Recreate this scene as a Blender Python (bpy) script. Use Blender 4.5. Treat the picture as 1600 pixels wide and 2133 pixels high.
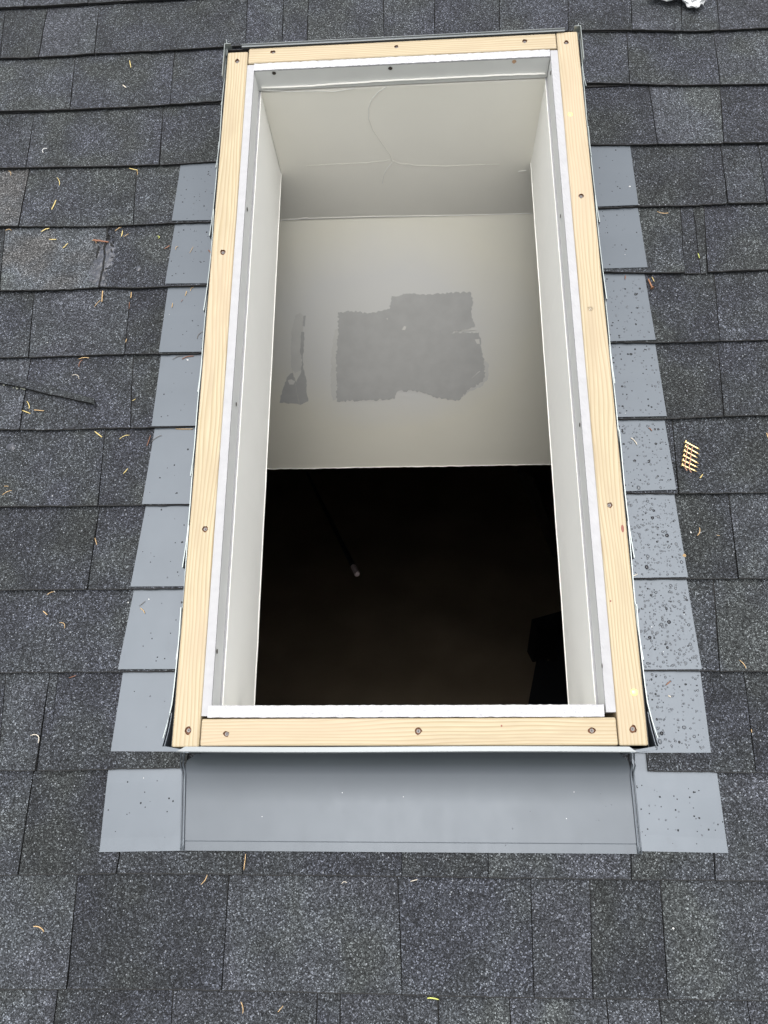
import bpy, bmesh, math, random
import numpy as np
import mathutils
from mathutils import Matrix, Vector, noise
random.seed(7)
for o in list(bpy.data.objects): bpy.data.objects.remove(o)
SC = bpy.context.scene
COL = SC.collection
# ------------------------------------------------------------------ camera
PITCH = math.radians(26.57)                     # 6:12 roof
ROOF = Matrix.Rotation(PITCH, 4, 'X')           # roof frame (u right, v up the slope, w out of the roof) -> world
CAM_R = Matrix(((9.98371129e-01, 1.67028233e-02, 5.45536886e-02),
                (7.08377634e-04, 9.52483959e-01, -3.04587929e-01),
                (-5.70489916e-02, 3.04130440e-01, 9.50920653e-01)))
CAM_T = Vector((3.25029274e-02, -1.39419886e-02, 1.23899181e+00))
F = 1602.0
cd = bpy.data.cameras.new('camera'); cam = bpy.data.objects.new('camera', cd); COL.objects.link(cam)
cd.sensor_fit = 'HORIZONTAL'; cd.sensor_width = 36; cd.lens = 36 * F / 1600
cd.clip_start = .02; cd.clip_end = 500
cam.matrix_world = ROOF @ (Matrix.Translation(CAM_T) @ CAM_R.to_4x4())
SC.camera = cam
# ------------------------------------------------------------------ world, sun, exposure
W = bpy.data.worlds.new('World'); SC.world = W; W.use_nodes = True
nt = W.node_tree; nt.nodes.clear()
sky = nt.nodes.new('ShaderNodeTexSky'); sky.sky_type = 'NISHITA'; sky.sun_disc = False
SUN_EL, SUN_AZ = math.radians(74), math.radians(180)     # azimuth clockwise from +Y
sky.sun_elevation = SUN_EL; sky.sun_rotation = SUN_AZ
sky.air_density = 1.0; sky.dust_density = 6.0; sky.ozone_density = 1.0
hs = nt.nodes.new('ShaderNodeHueSaturation'); hs.inputs['Saturation'].default_value = .16
bg = nt.nodes.new('ShaderNodeBackground'); bg.inputs[1].default_value = .15
ow = nt.nodes.new('ShaderNodeOutputWorld')
nt.links.new(sky.outputs[0], hs.inputs['Color']); nt.links.new(hs.outputs[0], bg.inputs[0]); nt.links.new(bg.outputs[0], ow.inputs[0])
sd = bpy.data.lights.new('sun', 'SUN'); so = bpy.data.objects.new('sun', sd); COL.objects.link(so)
sd.energy = .5; sd.angle = math.radians(70); sd.color = (1, .97, .93)
sdir = Vector((math.sin(SUN_AZ) * math.cos(SUN_EL), math.cos(SUN_AZ) * math.cos(SUN_EL), math.sin(SUN_EL)))
so.rotation_euler = sdir.to_track_quat('Z', 'Y').to_euler(); so.location = sdir * 20
vs = SC.view_settings; vs.view_transform = 'Standard'; vs.look = 'None'; vs.gamma = 1; vs.use_curve_mapping = False
vs.exposure = 1.0
SC.render.engine = 'CYCLES'
SC.cycles.max_bounces = 8; SC.cycles.diffuse_bounces = 5; SC.cycles.transmission_bounces = 6
KEEP = {cam, so}

# ------------------------------------------------------------------ helpers
def ray(x, y):
    return CAM_R @ Vector(((x - 800) / F, -(y - 1066.5) / F, -1))
def at(x, y, w=0.0):
    """photo pixel -> point of the roof frame at height w above the roof"""
    d = ray(x, y); t = (w - CAM_T.z) / d.z
    return CAM_T + d * t
def hit(x, y, P, n):
    d = ray(x, y); t = (P - CAM_T).dot(n) / d.dot(n)
    return CAM_T + d * t
ORG = {}
def tag(o, label=None, cat=None, group=None, kind=None):
    if label: o['label'] = label
    if cat: o['category'] = cat
    if group: o['group'] = group
    if kind: o['kind'] = kind
    return o
def link(o, origin, parent=None):
    COL.objects.link(o); origin = Vector(origin); ORG[o.name] = origin
    if parent is not None:
        o.parent = parent; o.location = origin - ORG[parent.name]
    else: o.location = origin
    return o
def empty(name, origin, **k):
    o = bpy.data.objects.new(name, None); o.empty_display_size = .05
    link(o, origin); return tag(o, **k)
def obj(name, verts, faces, mat, parent=None, origin=None, smooth=False, **k):
    """mesh from roof-frame coordinates, origin at its own base"""
    vs_ = [Vector(v) for v in verts]
    if origin is None:
        origin = Vector((sum(v.x for v in vs_) / len(vs_), sum(v.y for v in vs_) / len(vs_), min(v.z for v in vs_)))
    origin = Vector(origin)
    me = bpy.data.meshes.new(name); me.from_pydata([v - origin for v in vs_], [], faces)
    mats = mat if isinstance(mat, (list, tuple)) else [mat]
    for m in mats: me.materials.append(m)
    if smooth:
        for p in me.polygons: p.use_smooth = True
    me.update()
    o = bpy.data.objects.new(name, me); link(o, origin, parent)
    return tag(o, **k)
class MB:
    def __init__(s): s.v = []; s.f = []; s.m = []
    def add(s, v, f, m=0):
        b = len(s.v); s.v += [Vector(q) for q in v]; s.f += [tuple(i + b for i in q) for q in f]; s.m += [m] * len(f)
    def box(s, a, b, m=0):
        (x0, y0, z0), (x1, y1, z1) = a, b
        s.add([(x0,y0,z0),(x1,y0,z0),(x1,y1,z0),(x0,y1,z0),(x0,y0,z1),(x1,y0,z1),(x1,y1,z1),(x0,y1,z1)],
              [(3,2,1,0),(4,5,6,7),(0,1,5,4),(1,2,6,5),(2,3,7,6),(3,0,4,7)], m)
    def tube(s, pts, rads, n=6, m=0, cap=True, flat=1.0):
        pts = [Vector(p) for p in pts]; rings = []
        for i, p in enumerate(pts):
            d = (pts[min(i+1, len(pts)-1)] - pts[max(i-1, 0)]).normalized()
            up = Vector((0,0,1)) if abs(d.z) < .9 else Vector((0,1,0))
            a = d.cross(up).normalized(); b = a.cross(d).normalized()
            r = rads[i] if isinstance(rads, (list, tuple)) else rads
            rings.append([p + a * r * math.cos(2*math.pi*k/n) + b * r * flat * math.sin(2*math.pi*k/n) for k in range(n)])
        v = [q for r in rings for q in r]; f = []
        for i in range(len(rings)-1):
            for k in range(n): f.append((i*n+k, i*n+(k+1)%n, (i+1)*n+(k+1)%n, (i+1)*n+k))
        if cap: f += [tuple(range(n-1, -1, -1)), tuple((len(rings)-1)*n+k for k in range(n))]
        s.add(v, f, m)
    def build(s, name, mat, parent=None, origin=None, smooth=False, **k):
        o = obj(name, s.v, s.f, mat, parent, origin, smooth, **k)
        for p, i in zip(o.data.polygons, s.m): p.material_index = i
        return o
def sheet(mb, top, bot, th, m=0):
    """slab between two polylines (same length), thickness th downwards (-w)"""
    n = len(top); v = [Vector(p) for p in top] + [Vector(p) for p in bot]
    v += [p - Vector((0,0,th)) for p in v]
    f = []
    for i in range(n-1):
        f.append((n+i, n+i+1, i+1, i)); f.append((2*n+i, 2*n+i+1, 3*n+i+1, 3*n+i))
        f.append((n+i+1, n+i, 3*n+i, 3*n+i+1)); f.append((i, i+1, 2*n+i+1, 2*n+i))
    f.append((0, 2*n, 3*n, n)); f.append((n-1, 2*n-1, 4*n-1, 3*n-1))
    mb.add(v, f, m)
def poly_slab(mb, pts, th, m=0, ms=0):
    """flat polygon given by points, extruded by th along its normal away from viewer (-w)"""
    n = len(pts); v = [Vector(p) for p in pts]; w = [p - Vector((0,0,th)) for p in v]
    f = [tuple(range(n))]; mb.add(v + w, f, m)
    b = len(mb.v) - 2*n
    for i in range(n):
        mb.f.append((b+i, b+n+i, b+n+(i+1)%n, b+(i+1)%n)); mb.m.append(ms)

# ------------------------------------------------------------------ materials
def mat(name):
    m = bpy.data.materials.new(name); m.use_nodes = True
    t = m.node_tree; b = t.nodes['Principled BSDF']
    return m, t, b
def nd(t, typ, **k):
    n = t.nodes.new(typ)
    for a, v in k.items():
        if a in n.inputs.keys(): n.inputs[a].default_value = v
        else: setattr(n, a, v)
    return n
def ramp(t, fac, stops, interp='LINEAR'):
    r = t.nodes.new('ShaderNodeValToRGB'); t.links.new(fac, r.inputs[0]); r.color_ramp.interpolation = interp
    e = r.color_ramp.elements
    while len(e) > 1: e.remove(e[-1])
    e[0].position = stops[0][0]; e[0].color = c4(stops[0][1])
    for p, c in stops[1:]:
        q = e.new(p); q.color = c4(c)
    return r.outputs[0]
def c4(c):
    return (c, c, c, 1) if isinstance(c, (int, float)) else (*c, 1)
def mix(t, fac, a, b, mode='MIX'):
    n = t.nodes.new('ShaderNodeMix'); n.data_type = 'RGBA'; n.blend_type = mode
    for i, q in ((0, fac), (6, a), (7, b)):
        if isinstance(q, bpy.types.NodeSocket): t.links.new(q, n.inputs[i])
        elif i == 0: n.inputs[0].default_value = q
        else: n.inputs[i].default_value = c4(q)
    return n.outputs[2]
def tex(t, typ, scale, coord=None, **k):
    n = nd(t, typ, **k); n.inputs['Scale'].default_value = scale
    if coord is None: coord = t.nodes.new('ShaderNodeTexCoord').outputs['Object']
    t.links.new(coord, n.inputs['Vector']); return n
def mapped(t, scale=(1,1,1), rnd=True):
    c = t.nodes.new('ShaderNodeTexCoord').outputs['Object']
    if rnd:
        oi = t.nodes.new('ShaderNodeObjectInfo')
        mu = nd(t, 'ShaderNodeVectorMath', operation='MULTIPLY_ADD')
        t.links.new(oi.outputs['Random'], mu.inputs[0]); mu.inputs[1].default_value = (37., 23., 11.); t.links.new(c, mu.inputs[2])
        c = mu.outputs[0]
    mp = nd(t, 'ShaderNodeMapping'); mp.inputs['Scale'].default_value = scale; t.links.new(c, mp.inputs[0])
    return mp.outputs[0]
def bump(t, b, h, strength, dist):
    n = nd(t, 'ShaderNodeBump'); n.inputs['Strength'].default_value = strength; n.inputs['Distance'].default_value = dist
    t.links.new(h, n.inputs['Height']); t.links.new(n.outputs[0], b.inputs['Normal']); return n

def shingle_mat(name, lo, hi, spark, tint):
    m, t, b = mat(name)
    c = mapped(t)
    v = tex(t, 'ShaderNodeTexVoronoi', 640, c)
    sep = t.nodes.new('ShaderNodeSeparateColor'); t.links.new(v.outputs['Color'], sep.inputs[0])
    base = ramp(t, sep.outputs[0], [(0, lo*.45), (.3, lo), (.7, hi), (.88, hi*1.8), (.96, spark), (1, spark*1.5)])
    # colour drift: bluish, greenish and neutral granule blends
    n1 = tex(t, 'ShaderNodeTexNoise', 7, c, Detail=3.0)
    tn = ramp(t, n1.outputs[0], [(.38, (.90, 1.0, 1.02)), (.47, (.88, .98, 1.10)), (.6, tint)])
    col = mix(t, 1.0, base, tn, 'MULTIPLY')
    n2 = tex(t, 'ShaderNodeTexNoise', 16, c, Detail=5.0)
    lv = ramp(t, n2.outputs[0], [(.28, .74), (.72, 1.3)])
    col = mix(t, 1.0, col, lv, 'MULTIPLY')
    oi = t.nodes.new('ShaderNodeObjectInfo')
    ov = ramp(t, oi.outputs['Random'], [(0, .80), (1, 1.22)])
    col = mix(t, 1.0, col, ov, 'MULTIPLY')
    # a second, bigger set of pale granules
    v2 = tex(t, 'ShaderNodeTexVoronoi', 330, c)
    s2 = t.nodes.new('ShaderNodeSeparateColor'); t.links.new(v2.outputs['Color'], s2.inputs[0])
    mk = ramp(t, s2.outputs[1], [(.972, 0.), (.976, 1.)])
    dk = ramp(t, v2.outputs['Distance'], [(.3, 1.), (.42, 0.)])
    mm = nd(t, 'ShaderNodeMath', operation='MULTIPLY'); t.links.new(mk, mm.inputs[0]); t.links.new(dk, mm.inputs[1])
    col = mix(t, mm.outputs[0], col, (.21, .225, .245))
    t.links.new(col, b.inputs['Base Color'])
    rr = ramp(t, sep.outputs[1], [(0, .95), (.8, .75), (1, .35)]); t.links.new(rr, b.inputs['Roughness'])
    b.inputs['Specular IOR Level'].default_value = .3
    bump(t, b, v.outputs['Distance'], .9, .0012)
    return m
M = {}
M['sh'] = shingle_mat('shingle_granules', .0145, .034, .115, (.87, .95, 1.17))
M['shl'] = shingle_mat('shingle_granules_pale', .019, .043, .13, (.89, .96, 1.14))
M['shw'] = shingle_mat('shingle_granules_worn', .038, .084, .22, (1.0, 1.0, 1.0))
def plain(name, col, rough=.6, metal=0, spec=.5, nscale=0, namp=.12, bscale=0, bdist=.0005, bstr=.5):
    m, t, b = mat(name)
    b.inputs['Roughness'].default_value = rough; b.inputs['Metallic'].default_value = metal
    b.inputs['Specular IOR Level'].default_value = spec
    if nscale:
        n = tex(t, 'ShaderNodeTexNoise', nscale, mapped(t), Detail=6.0)
        f = ramp(t, n.outputs[0], [(.3, 1-namp), (.7, 1+namp)])
        t.links.new(mix(t, 1.0, col, f, 'MULTIPLY'), b.inputs['Base Color'])
    else: b.inputs['Base Color'].default_value = c4(col)
    if bscale:
        n = tex(t, 'ShaderNodeTexNoise', bscale, mapped(t), Detail=5.0); bump(t, b, n.outputs[0], bstr, bdist)
    return m
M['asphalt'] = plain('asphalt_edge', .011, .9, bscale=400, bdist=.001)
M['deck'] = plain('roof_underlayment', .006, .95)
M['black_membrane'] = plain('black_membrane', .012, .6)
M['tar'] = plain('roof_tar', (.038, .042, .053), .38, nscale=110, namp=.55, bscale=110, bdist=.003, bstr=.7)
def metal_mat(name='grey_coated_metal', q=1.0):
    m, t, b = mat(name)
    n = tex(t, 'ShaderNodeTexNoise', 9, mapped(t), Detail=4.0)
    col = ramp(t, n.outputs[0], [(.3, (.089*q, .103*q, .119*q)), (.7, (.096*q, .111*q, .128*q))])
    n2 = tex(t, 'ShaderNodeTexNoise', 45, mapped(t, (1, .5, 1)), Detail=8.0, Roughness=.7)
    f = ramp(t, n2.outputs[0], [(.6, 0.), (.78, .25)])
    col = mix(t, f, col, (.075, .08, .088))
    vd = tex(t, 'ShaderNodeTexVoronoi', 75, mapped(t)); dd = ramp(t, vd.outputs['Distance'], [(.035, 1.), (.055, 0.)])
    sp = t.nodes.new('ShaderNodeSeparateColor'); t.links.new(vd.outputs['Color'], sp.inputs[0]); dm = ramp(t, sp.outputs[0], [(.90, 0.), (.91, 1.)])
    ml = nd(t, 'ShaderNodeMath', operation='MULTIPLY'); t.links.new(dd, ml.inputs[0]); t.links.new(dm, ml.inputs[1])
    col = mix(t, ml.outputs[0], col, (.5, .5, .5))
    t.links.new(col, b.inputs['Base Color'])
    r = ramp(t, n2.outputs[0], [(.3, .36), (.7, .42)]); t.links.new(r, b.inputs['Roughness'])
    b.inputs['Metallic'].default_value = .35
    n3 = tex(t, 'ShaderNodeTexNoise', 4, mapped(t), Detail=1.0); bump(t, b, n3.outputs[0], .10, .01)
    return m
M['lip'] = plain('sky_lit_metal_lip', (.20, .215, .222), .35, .3)  # paler than the sheet: sky reflected in the apron's rolled lip, as colour
M['metal'] = metal_mat(); M['apron'] = metal_mat('apron_coated_metal', .76)
M['metal_edge'] = plain('bare_metal_edge', (.29, .32, .315), .35, .5)
def wood_mat(name, seed=0):
    m, t, b = mat(name)
    c = mapped(t)
    # slow wander of the grain, strong stretch along local X
    wn = tex(t, 'ShaderNodeTexNoise', 1.0, None, Detail=2.0)
    mp = nd(t, 'ShaderNodeMapping'); mp.inputs['Scale'].default_value = (2.2, 14, 14); t.links.new(c, mp.inputs[0]); t.links.new(mp.outputs[0], wn.inputs['Vector'])
    wv = nd(t, 'ShaderNodeTexWave', wave_type='BANDS', bands_direction='Y', wave_profile='SAW')
    mp2 = nd(t, 'ShaderNodeMapping'); mp2.inputs['Scale'].default_value = (.6, 28, 20); t.links.new(c, mp2.inputs[0])
    ad = nd(t, 'ShaderNodeVectorMath', operation='MULTIPLY_ADD'); t.links.new(wn.outputs[1], ad.inputs[0]); ad.inputs[1].default_value = (0, 1.1, .4); t.links.new(mp2.outputs[0], ad.inputs[2])
    t.links.new(ad.outputs[0], wv.inputs['Vector']); wv.inputs['Scale'].default_value = 2.2; wv.inputs['Distortion'].default_value = .6; wv.inputs['Detail'].default_value = 2; wv.inputs['Detail Scale'].default_value = 1.5
    grain = ramp(t, wv.outputs['Fac'], [(0, (.400, .345, .243)), (.5, (.385, .322, .213)), (.84, (.305, .240, .142)), (.93, (.32, .255, .155)), (1, (.400, .350, .250))])
    fb = tex(t, 'ShaderNodeTexNoise', 1.0, mapped(t, (25, 700, 500)), Detail=4.0)
    f = ramp(t, fb.outputs[0], [(.3, .92), (.7, 1.05)])
    col = mix(t, 1.0, grain, f, 'MULTIPLY')
    st = tex(t, 'ShaderNodeTexNoise', 1.0, mapped(t, (9, 40, 40)), Detail=4.0)
    sf = ramp(t, st.outputs[0], [(.48, 0.), (.72, .6)])
    col = mix(t, sf, col, (.31, .245, .16))
    pk_ = tex(t, 'ShaderNodeTexNoise', 1.0, mapped(t, (3, 9, 9)), Detail=2.0); pf = ramp(t, pk_.outputs[0], [(.45, 0.), (.7, .5)])
    col = mix(t, pf, col, (.40, .315, .225))
    t.links.new(col, b.inputs['Base Color']); b.inputs['Roughness'].default_value = .62; b.inputs['Specular IOR Level'].default_value = .3
    bump(t, b, wv.outputs['Fac'], .15, .0006)
    return m
M['wood'] = wood_mat('pale_pine')
M['hole'] = plain('torn_wood_fibre', (.13, .06, .03), .9, nscale=500, namp=.5)
M['knot'] = plain('wood_knot', (.20, .06, .04), .6)
M['screw'] = plain('zinc_screw', (.15, .14, .135), .5, .5)
M['gyp'] = plain('gypsum_core', (.41, .41, .425), .9, nscale=300, namp=.12, bscale=170, bdist=.004, bstr=.55)
M['gyp2'] = plain('painted_gypsum_edge', (.335, .335, .345), .8, nscale=60, namp=.05)
M['liner'] = plain('liner_paint', (.66, .665, .65), .7, nscale=14, namp=.04)
M['cream'] = plain('cream_paint', (.90, .892, .845), .65, nscale=6, namp=.025)
M['bead'] = plain('corner_bead', (.86, .85, .80), .6)
M['ridge'] = plain('paint_ridge', (.74, .73, .69), .6)
M['crack'] = plain('hairline_crack', (.64, .62, .56), .9)
M['wallA'] = plain('upper_wall_paint', (.86, .835, .755), .7, nscale=4, namp=.03)
def wallB_mat():
    m, t, b = mat('skim_coated_wall')
    n = tex(t, 'ShaderNodeTexNoise', 5, None, Detail=4.0)
    col = ramp(t, n.outputs[0], [(.3, (.77, .745, .64)), (.7, (.80, .775, .675))])
    # feathered skim coat round the patch, in the wall's own coordinates
    tc = t.nodes.new('ShaderNodeTexCoord').outputs['Object']
    nz = tex(t, 'ShaderNodeTexNoise', 6, tc, Detail=3.0)
    ad = nd(t, 'ShaderNodeVectorMath', operation='MULTIPLY_ADD'); t.links.new(nz.outputs[1], ad.inputs[0]); ad.inputs[1].default_value = (.12, .12, .12); t.links.new(tc, ad.inputs[2])
    mp = nd(t, 'ShaderNodeMapping'); t.links.new(ad.outputs[0], mp.inputs[0]); m['mapnode'] = mp.name
    g = nd(t, 'ShaderNodeTexGradient', gradient_type='SPHERICAL'); t.links.new(mp.outputs[0], g.inputs[0])
    f = ramp(t, g.outputs[1], [(.05, 0.), (.45, .9)])
    col = mix(t, f, col, (.70, .70, .68))
    t.links.new(col, b.inputs['Base Color']); b.inputs['Roughness'].default_value = .7
    return m, mp
M['wallB'], WB_MAP = wallB_mat()
M['patch'] = plain('grey_patch', (.49, .49, .475), .8, nscale=30, namp=.05)
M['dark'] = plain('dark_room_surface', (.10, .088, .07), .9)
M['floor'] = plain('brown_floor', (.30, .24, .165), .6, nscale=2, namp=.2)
M['black'] = plain('black_fabric', (.006, .007, .010), .7)
M['greytip'] = plain('grey_plastic', (.5, .42, .42), .5)
M['needle'] = plain('yellow_needle', (.56, .44, .17), .6, nscale=120, namp=.15)
M['needle2'] = plain('tan_needle', (.46, .31, .15), .6, nscale=120, namp=.2)
M['needle3'] = plain('brown_needle', (.20, .085, .045), .6)
M['needle4'] = plain('grey_needle', (.11, .10, .09), .6)
M['needle5'] = plain('green_needle', (.45, .48, .12), .6)
M['pale'] = plain('pale_straw', (.62, .56, .46), .6)
M['brass'] = plain('brass_nail', (.58, .43, .20), .32, .85)
M['copper'] = plain('copper_wire', (.70, .42, .30), .35, .8)
M['rust'] = plain('rusty_nail', (.30, .15, .08), .6, .4)
M['lichen'] = plain('lichen', (.30, .31, .26), .95, nscale=300, namp=.4)
M['plastic'] = plain('white_plastic', (.74, .75, .76), .45, nscale=40, namp=.1, bscale=60, bdist=.004)
M['chip'] = plain('white_chip', (.8, .8, .78), .8)
M['bead_water'] = plain('rain_bead', (.082, .092, .105), .05, 0, .5)
M['bead_dark'] = plain('dark_rain_bead', (.010, .012, .015), .12, 0, .4)
def water_mat():
    m, t, b = mat('rain_water')
    b.inputs['Base Color'].default_value = (1, 1, 1, 1); b.inputs['Roughness'].default_value = .0
    b.inputs['Transmission Weight'].default_value = 1; b.inputs['IOR'].default_value = 1.33
    return m
M['water'] = water_mat()
M['resin'] = plain('yellow_drop', (.62, .60, .22), .1)

# ------------------------------------------------------------------ roof: course lines measured on the photograph
# lower edge of each course: photo points left of the curb and right of it
BL = [
 [(0,16),(100,14),(250,7),(390,0)],
 [(0,121),(75,119),(150,115),(195,111),(280,107),(330,106),(400,101),(470,97),(560,93),(700,85),(850,78),(1000,74),(1140,68),(1206,62),(1315,62),(1446,65),(1600,58)],
 [(0,232),(100,230),(190,226),(260,223),(370,217),(465,210),(1212,174),(1330,175),(1420,177),(1500,176),(1600,174)],
 [(0,350),(140,347),(240,346),(335,343),(450,336),(1228,301),(1330,301),(1460,299),(1600,297)],
 [(0,472),(100,472),(190,471),(270,469),(355,465),(445,462),(1245,434),(1330,430),(1440,428),(1520,424),(1600,422)],
 [(0,606),(60,606),(140,604),(210,599),(280,601),(350,597),(435,595),(1255,567),(1350,569),(1460,568),(1600,562)],
 [(0,746),(80,744),(180,740),(265,738),(335,738),(425,736),(1272,714),(1370,714),(1480,711),(1600,708)],
 [(0,895),(100,896),(200,893),(320,891),(410,888),(1284,873),(1390,873),(1500,868),(1600,865)],
 [(0,1056),(120,1056),(200,1054),(300,1053),(400,1052),(1297,1028),(1410,1028),(1500,1028),(1600,1027)],
 [(0,1230),(190,1229),(275,1228),(390,1226),(1318,1206),(1435,1206),(1500,1206),(1600,1206)],
 [(0,1402),(130,1401),(250,1400),(370,1399),(1342,1398),(1460,1398),(1550,1399),(1600,1400)],
 [(0,1606),(150,1606),(230,1603),(388,1600),(1348,1607),(1490,1609),(1600,1611)],
 [(0,1824),(150,1822),(245,1821),(400,1822),(560,1824),(800,1826),(1000,1829),(1200,1832),(1400,1834),(1600,1836)],
 [(0,2062),(150,2061),(400,2062),(460,2064),(800,2072),(1000,2078),(1300,2082),(1600,2086)],
]
WS = .008
LINES = []
for pts in BL:
    q = sorted([(at(x, y, WS).x, at(x, y, WS).y) for x, y in pts])
    u0, v0 = q[0]; u1, v1 = q[-1]
    q = [(-2.3, v0 + random.uniform(-.004, .004)), (u0 - .35, v0 + random.uniform(-.002, .002))] + q + [(u1 + .35, v1), (2.3, v1 + random.uniform(-.004, .004))]
    LINES.append(q)
# B0 leaves the frame early: give it the slope of the next course
q1 = LINES[1]; off = LINES[0][2][1] - np.interp(LINES[0][2][0], [p[0] for p in q1], [p[1] for p in q1])
LINES[0] = [(u, v + off) for u, v in q1]
up = [[(u, v + .143 * k) for u, v in LINES[0]] for k in range(6, 0, -1)]
dn = [[(u, v - .143 * k) for u, v in LINES[-1]] for k in range(1, 6)]
NUP = len(up)
LINES = up + LINES + dn
LU = [np.array([p[0] for p in q]) for q in LINES]; LV = [np.array([p[1] for p in q]) for q in LINES]
def lv(k, u): return float(np.interp(u, LU[k], LV[k]))
def surf(u, v):
    """height of the shingle surface at u, v"""
    for k in range(1, len(LINES)):
        b, t_ = lv(k, u), lv(k-1, u)
        if b <= v: return .0025 + (.0082 - .0025) * max(0, min(1, (t_ - v) / (t_ - b)))
    return .006
def onroof(x, y, h=0.0):
    w = .006
    for _ in range(4):
        p = at(x, y, w); w = surf(p.x, p.y) + h
    return at(x, y, w)
# seams per course (index into the photographed lines): (x at top, x at bottom, style of the tab to the right, lift)
SE = {
 0: [(184,184,'',0)],
 1: [(8,0,'',0),(96,80,'l',.0),(204,197,'',0),(514,512,'',0),(590,588,'',.001),(642,640,'',0),(798,800,'',.001),(905,905,'',0),(1041,1041,'',0),(1184,1184,'',0),(1315,1317,'l',.001),(1420,1421,'',0),(1491,1499,'l',0)],
 2: [(154,146,'',0),(362,354,'',.001),(1307,1312,'',0),(1489,1501,'l',0)],
 3: [(69,54,'',.0),(338,332,'',0),(1354,1370,'l',0),(1502,1508,'',.001)],
 4: [(-80,-90,'w',.002),(58,39,'',0),(283,277,'',.0),(1504,1516,'',.001),(1583,1598,'',0)],
 5: [(7,0,'w',.001),(223,208,'',.001),(1419,1427,'',-.002),(1446,1461,'',-.003),(1469,1474,'',.001)],
 6: [(68,60,'l',0),(270,260,'',0),(1490,1500,'',0)],
 7: [(60,41,'',.0),(275,272,'',0),(1497,1508,'',.001)],
 8: [(216,204,'',0),(1403,1414,'',.001)],
 9: [(204,182,'',0),(1521,1538,'l',.001)],
 10: [(-5,-20,'',.001),(1489,1499,'l',.001)],
 11: [(8,-4,'l',.001),(100,74,'',-.003),(117,100,'',.001),(1553,1575,'',0)],
 12: [(275,242,'',-.002),(510,505,'',0),(838,837,'',.001),(1017,1017,'l',0),(1315,1315,'',0),(1480,1490,'l',.001)],
 13: [(158,140,'',.001),(475,462,'l',0),(828,838,'',0),(1107,1112,'l',.001),(1230,1235,'',.001),(1378,1392,'l',0)],
 14: [(117,100,'',-.001),(358,350,'l',0),(660,655,'',-.002),(708,705,'l',0),(912,912,'l',.001),(1062,1062,'l',0),(1265,1268,'l',.001),(1375,1380,'',0),(1560,1570,'l',0)],
}
roof = empty('roof', (0, 0, 0), kind='structure', label='dark grey laminated asphalt shingle roof slope around the skylight opening')
HOLE = (-.30, .30, .06, 1.225)
# deck with the opening
mb = MB()
for a, b in (((-4, -3, -.0195), (HOLE[0], 9, -.0005)), ((HOLE[1], -3, -.0195), (4, 9, -.0005)),
             ((HOLE[0], -3, -.0195), (HOLE[1], HOLE[2], -.0005)), ((HOLE[0], HOLE[3], -.0195), (HOLE[1], 9, -.0005))):
    mb.box(a, b)
mb.build('roof_deck', M['deck'], roof, origin=(0, 0, 0))

CURB_U, CURB_V0, CURB_V1 = .3245, -.001, 1.2523
def tab(k, ut0, ut1, ub0, ub1, style, lift, gl, gr):
    """one shingle tab of course k between its seams"""
    seg = max(3, int((ub1 - ub0) / .011))
    pr = [0, .22, .6, 1.0]
    rows = []
    g0 = .0009 if gl else 0; g1 = .0009 if gr else 0
    sd_ = random.random() * 50
    for j, s in enumerate([-.22] + [0, .3, .7, .99, 1.0]):
        row = []
        for i in range(seg + 1):
            a = i / seg; ss = max(s, 0)
            u = (ut0 + g0) * (1-ss) * (1-a) + (ut1 - g1) * (1-ss) * a + (ub0 + g0) * ss * (1-a) + (ub1 - g1) * ss * a
            if i in (0, seg): u += random.uniform(-.0005, .0005)
            vt, vb = lv(k-1, u), lv(k, u)
            v = vt + (vb - vt) * s
            w = .0025 + (.0082 - .0025) * s if s > 0 else .0012
            if s > .5: w += (lift + .0012 * noise.noise(Vector((u * 9, k * 7.3 + sd_, 0)))) * s
            if s > .97:
                v += (.0004 * noise.noise(Vector((u * 260, k * 5.1, 4))) if s < 1 else 0) + .0012 * noise.noise(Vector((u * 90, k * 3.1, 1))) + .0006 * noise.noise(Vector((u * 400, k, 2)))
            row.append(Vector((u, v, w)))
        rows.append(row)
    n = seg + 1; nr = len(rows)
    v = [p for r in rows for p in r]
    th = .0040 + max(lift, 0)
    f = []; m = []
    for j in range(nr-1):
        for i in range(seg):
            f.append((j*n+i, (j+1)*n+i, (j+1)*n+i+1, j*n+i+1)); m.append(1 if j == nr-2 else 0)  # dark lower rim: bare asphalt, with the gap's contact shadow painted in
    b = len(v)
    und = [p - Vector((0, -.0006, th)) for p in rows[-1]]; v += und          # lower edge
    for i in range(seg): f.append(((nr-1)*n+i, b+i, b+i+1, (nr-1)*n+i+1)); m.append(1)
    sides = len(v)
    for e_ in (0, seg):                                                       # side edges
        col_ = [rows[j][e_] for j in range(nr)]
        low = [p - Vector((0, 0, .0012 + (th - .0012) * max(0, j-1) / 4)) for j, p in enumerate(col_)]
        bb = len(v); v += col_ + low
        for j in range(nr-1):
            q = (bb+j, bb+j+1, bb+nr+j+1, bb+nr+j)
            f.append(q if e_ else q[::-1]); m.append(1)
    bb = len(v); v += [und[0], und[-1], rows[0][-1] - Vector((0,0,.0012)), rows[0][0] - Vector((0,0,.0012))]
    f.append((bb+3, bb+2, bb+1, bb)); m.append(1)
    mt = {'': M['sh'], 'l': M['shl'], 'w': M['shw']}[style]
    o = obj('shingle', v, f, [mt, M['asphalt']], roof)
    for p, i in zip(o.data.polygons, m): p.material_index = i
    if style == 'w': o['label'] = 'paler worn asphalt shingle tab'
    return o
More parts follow.
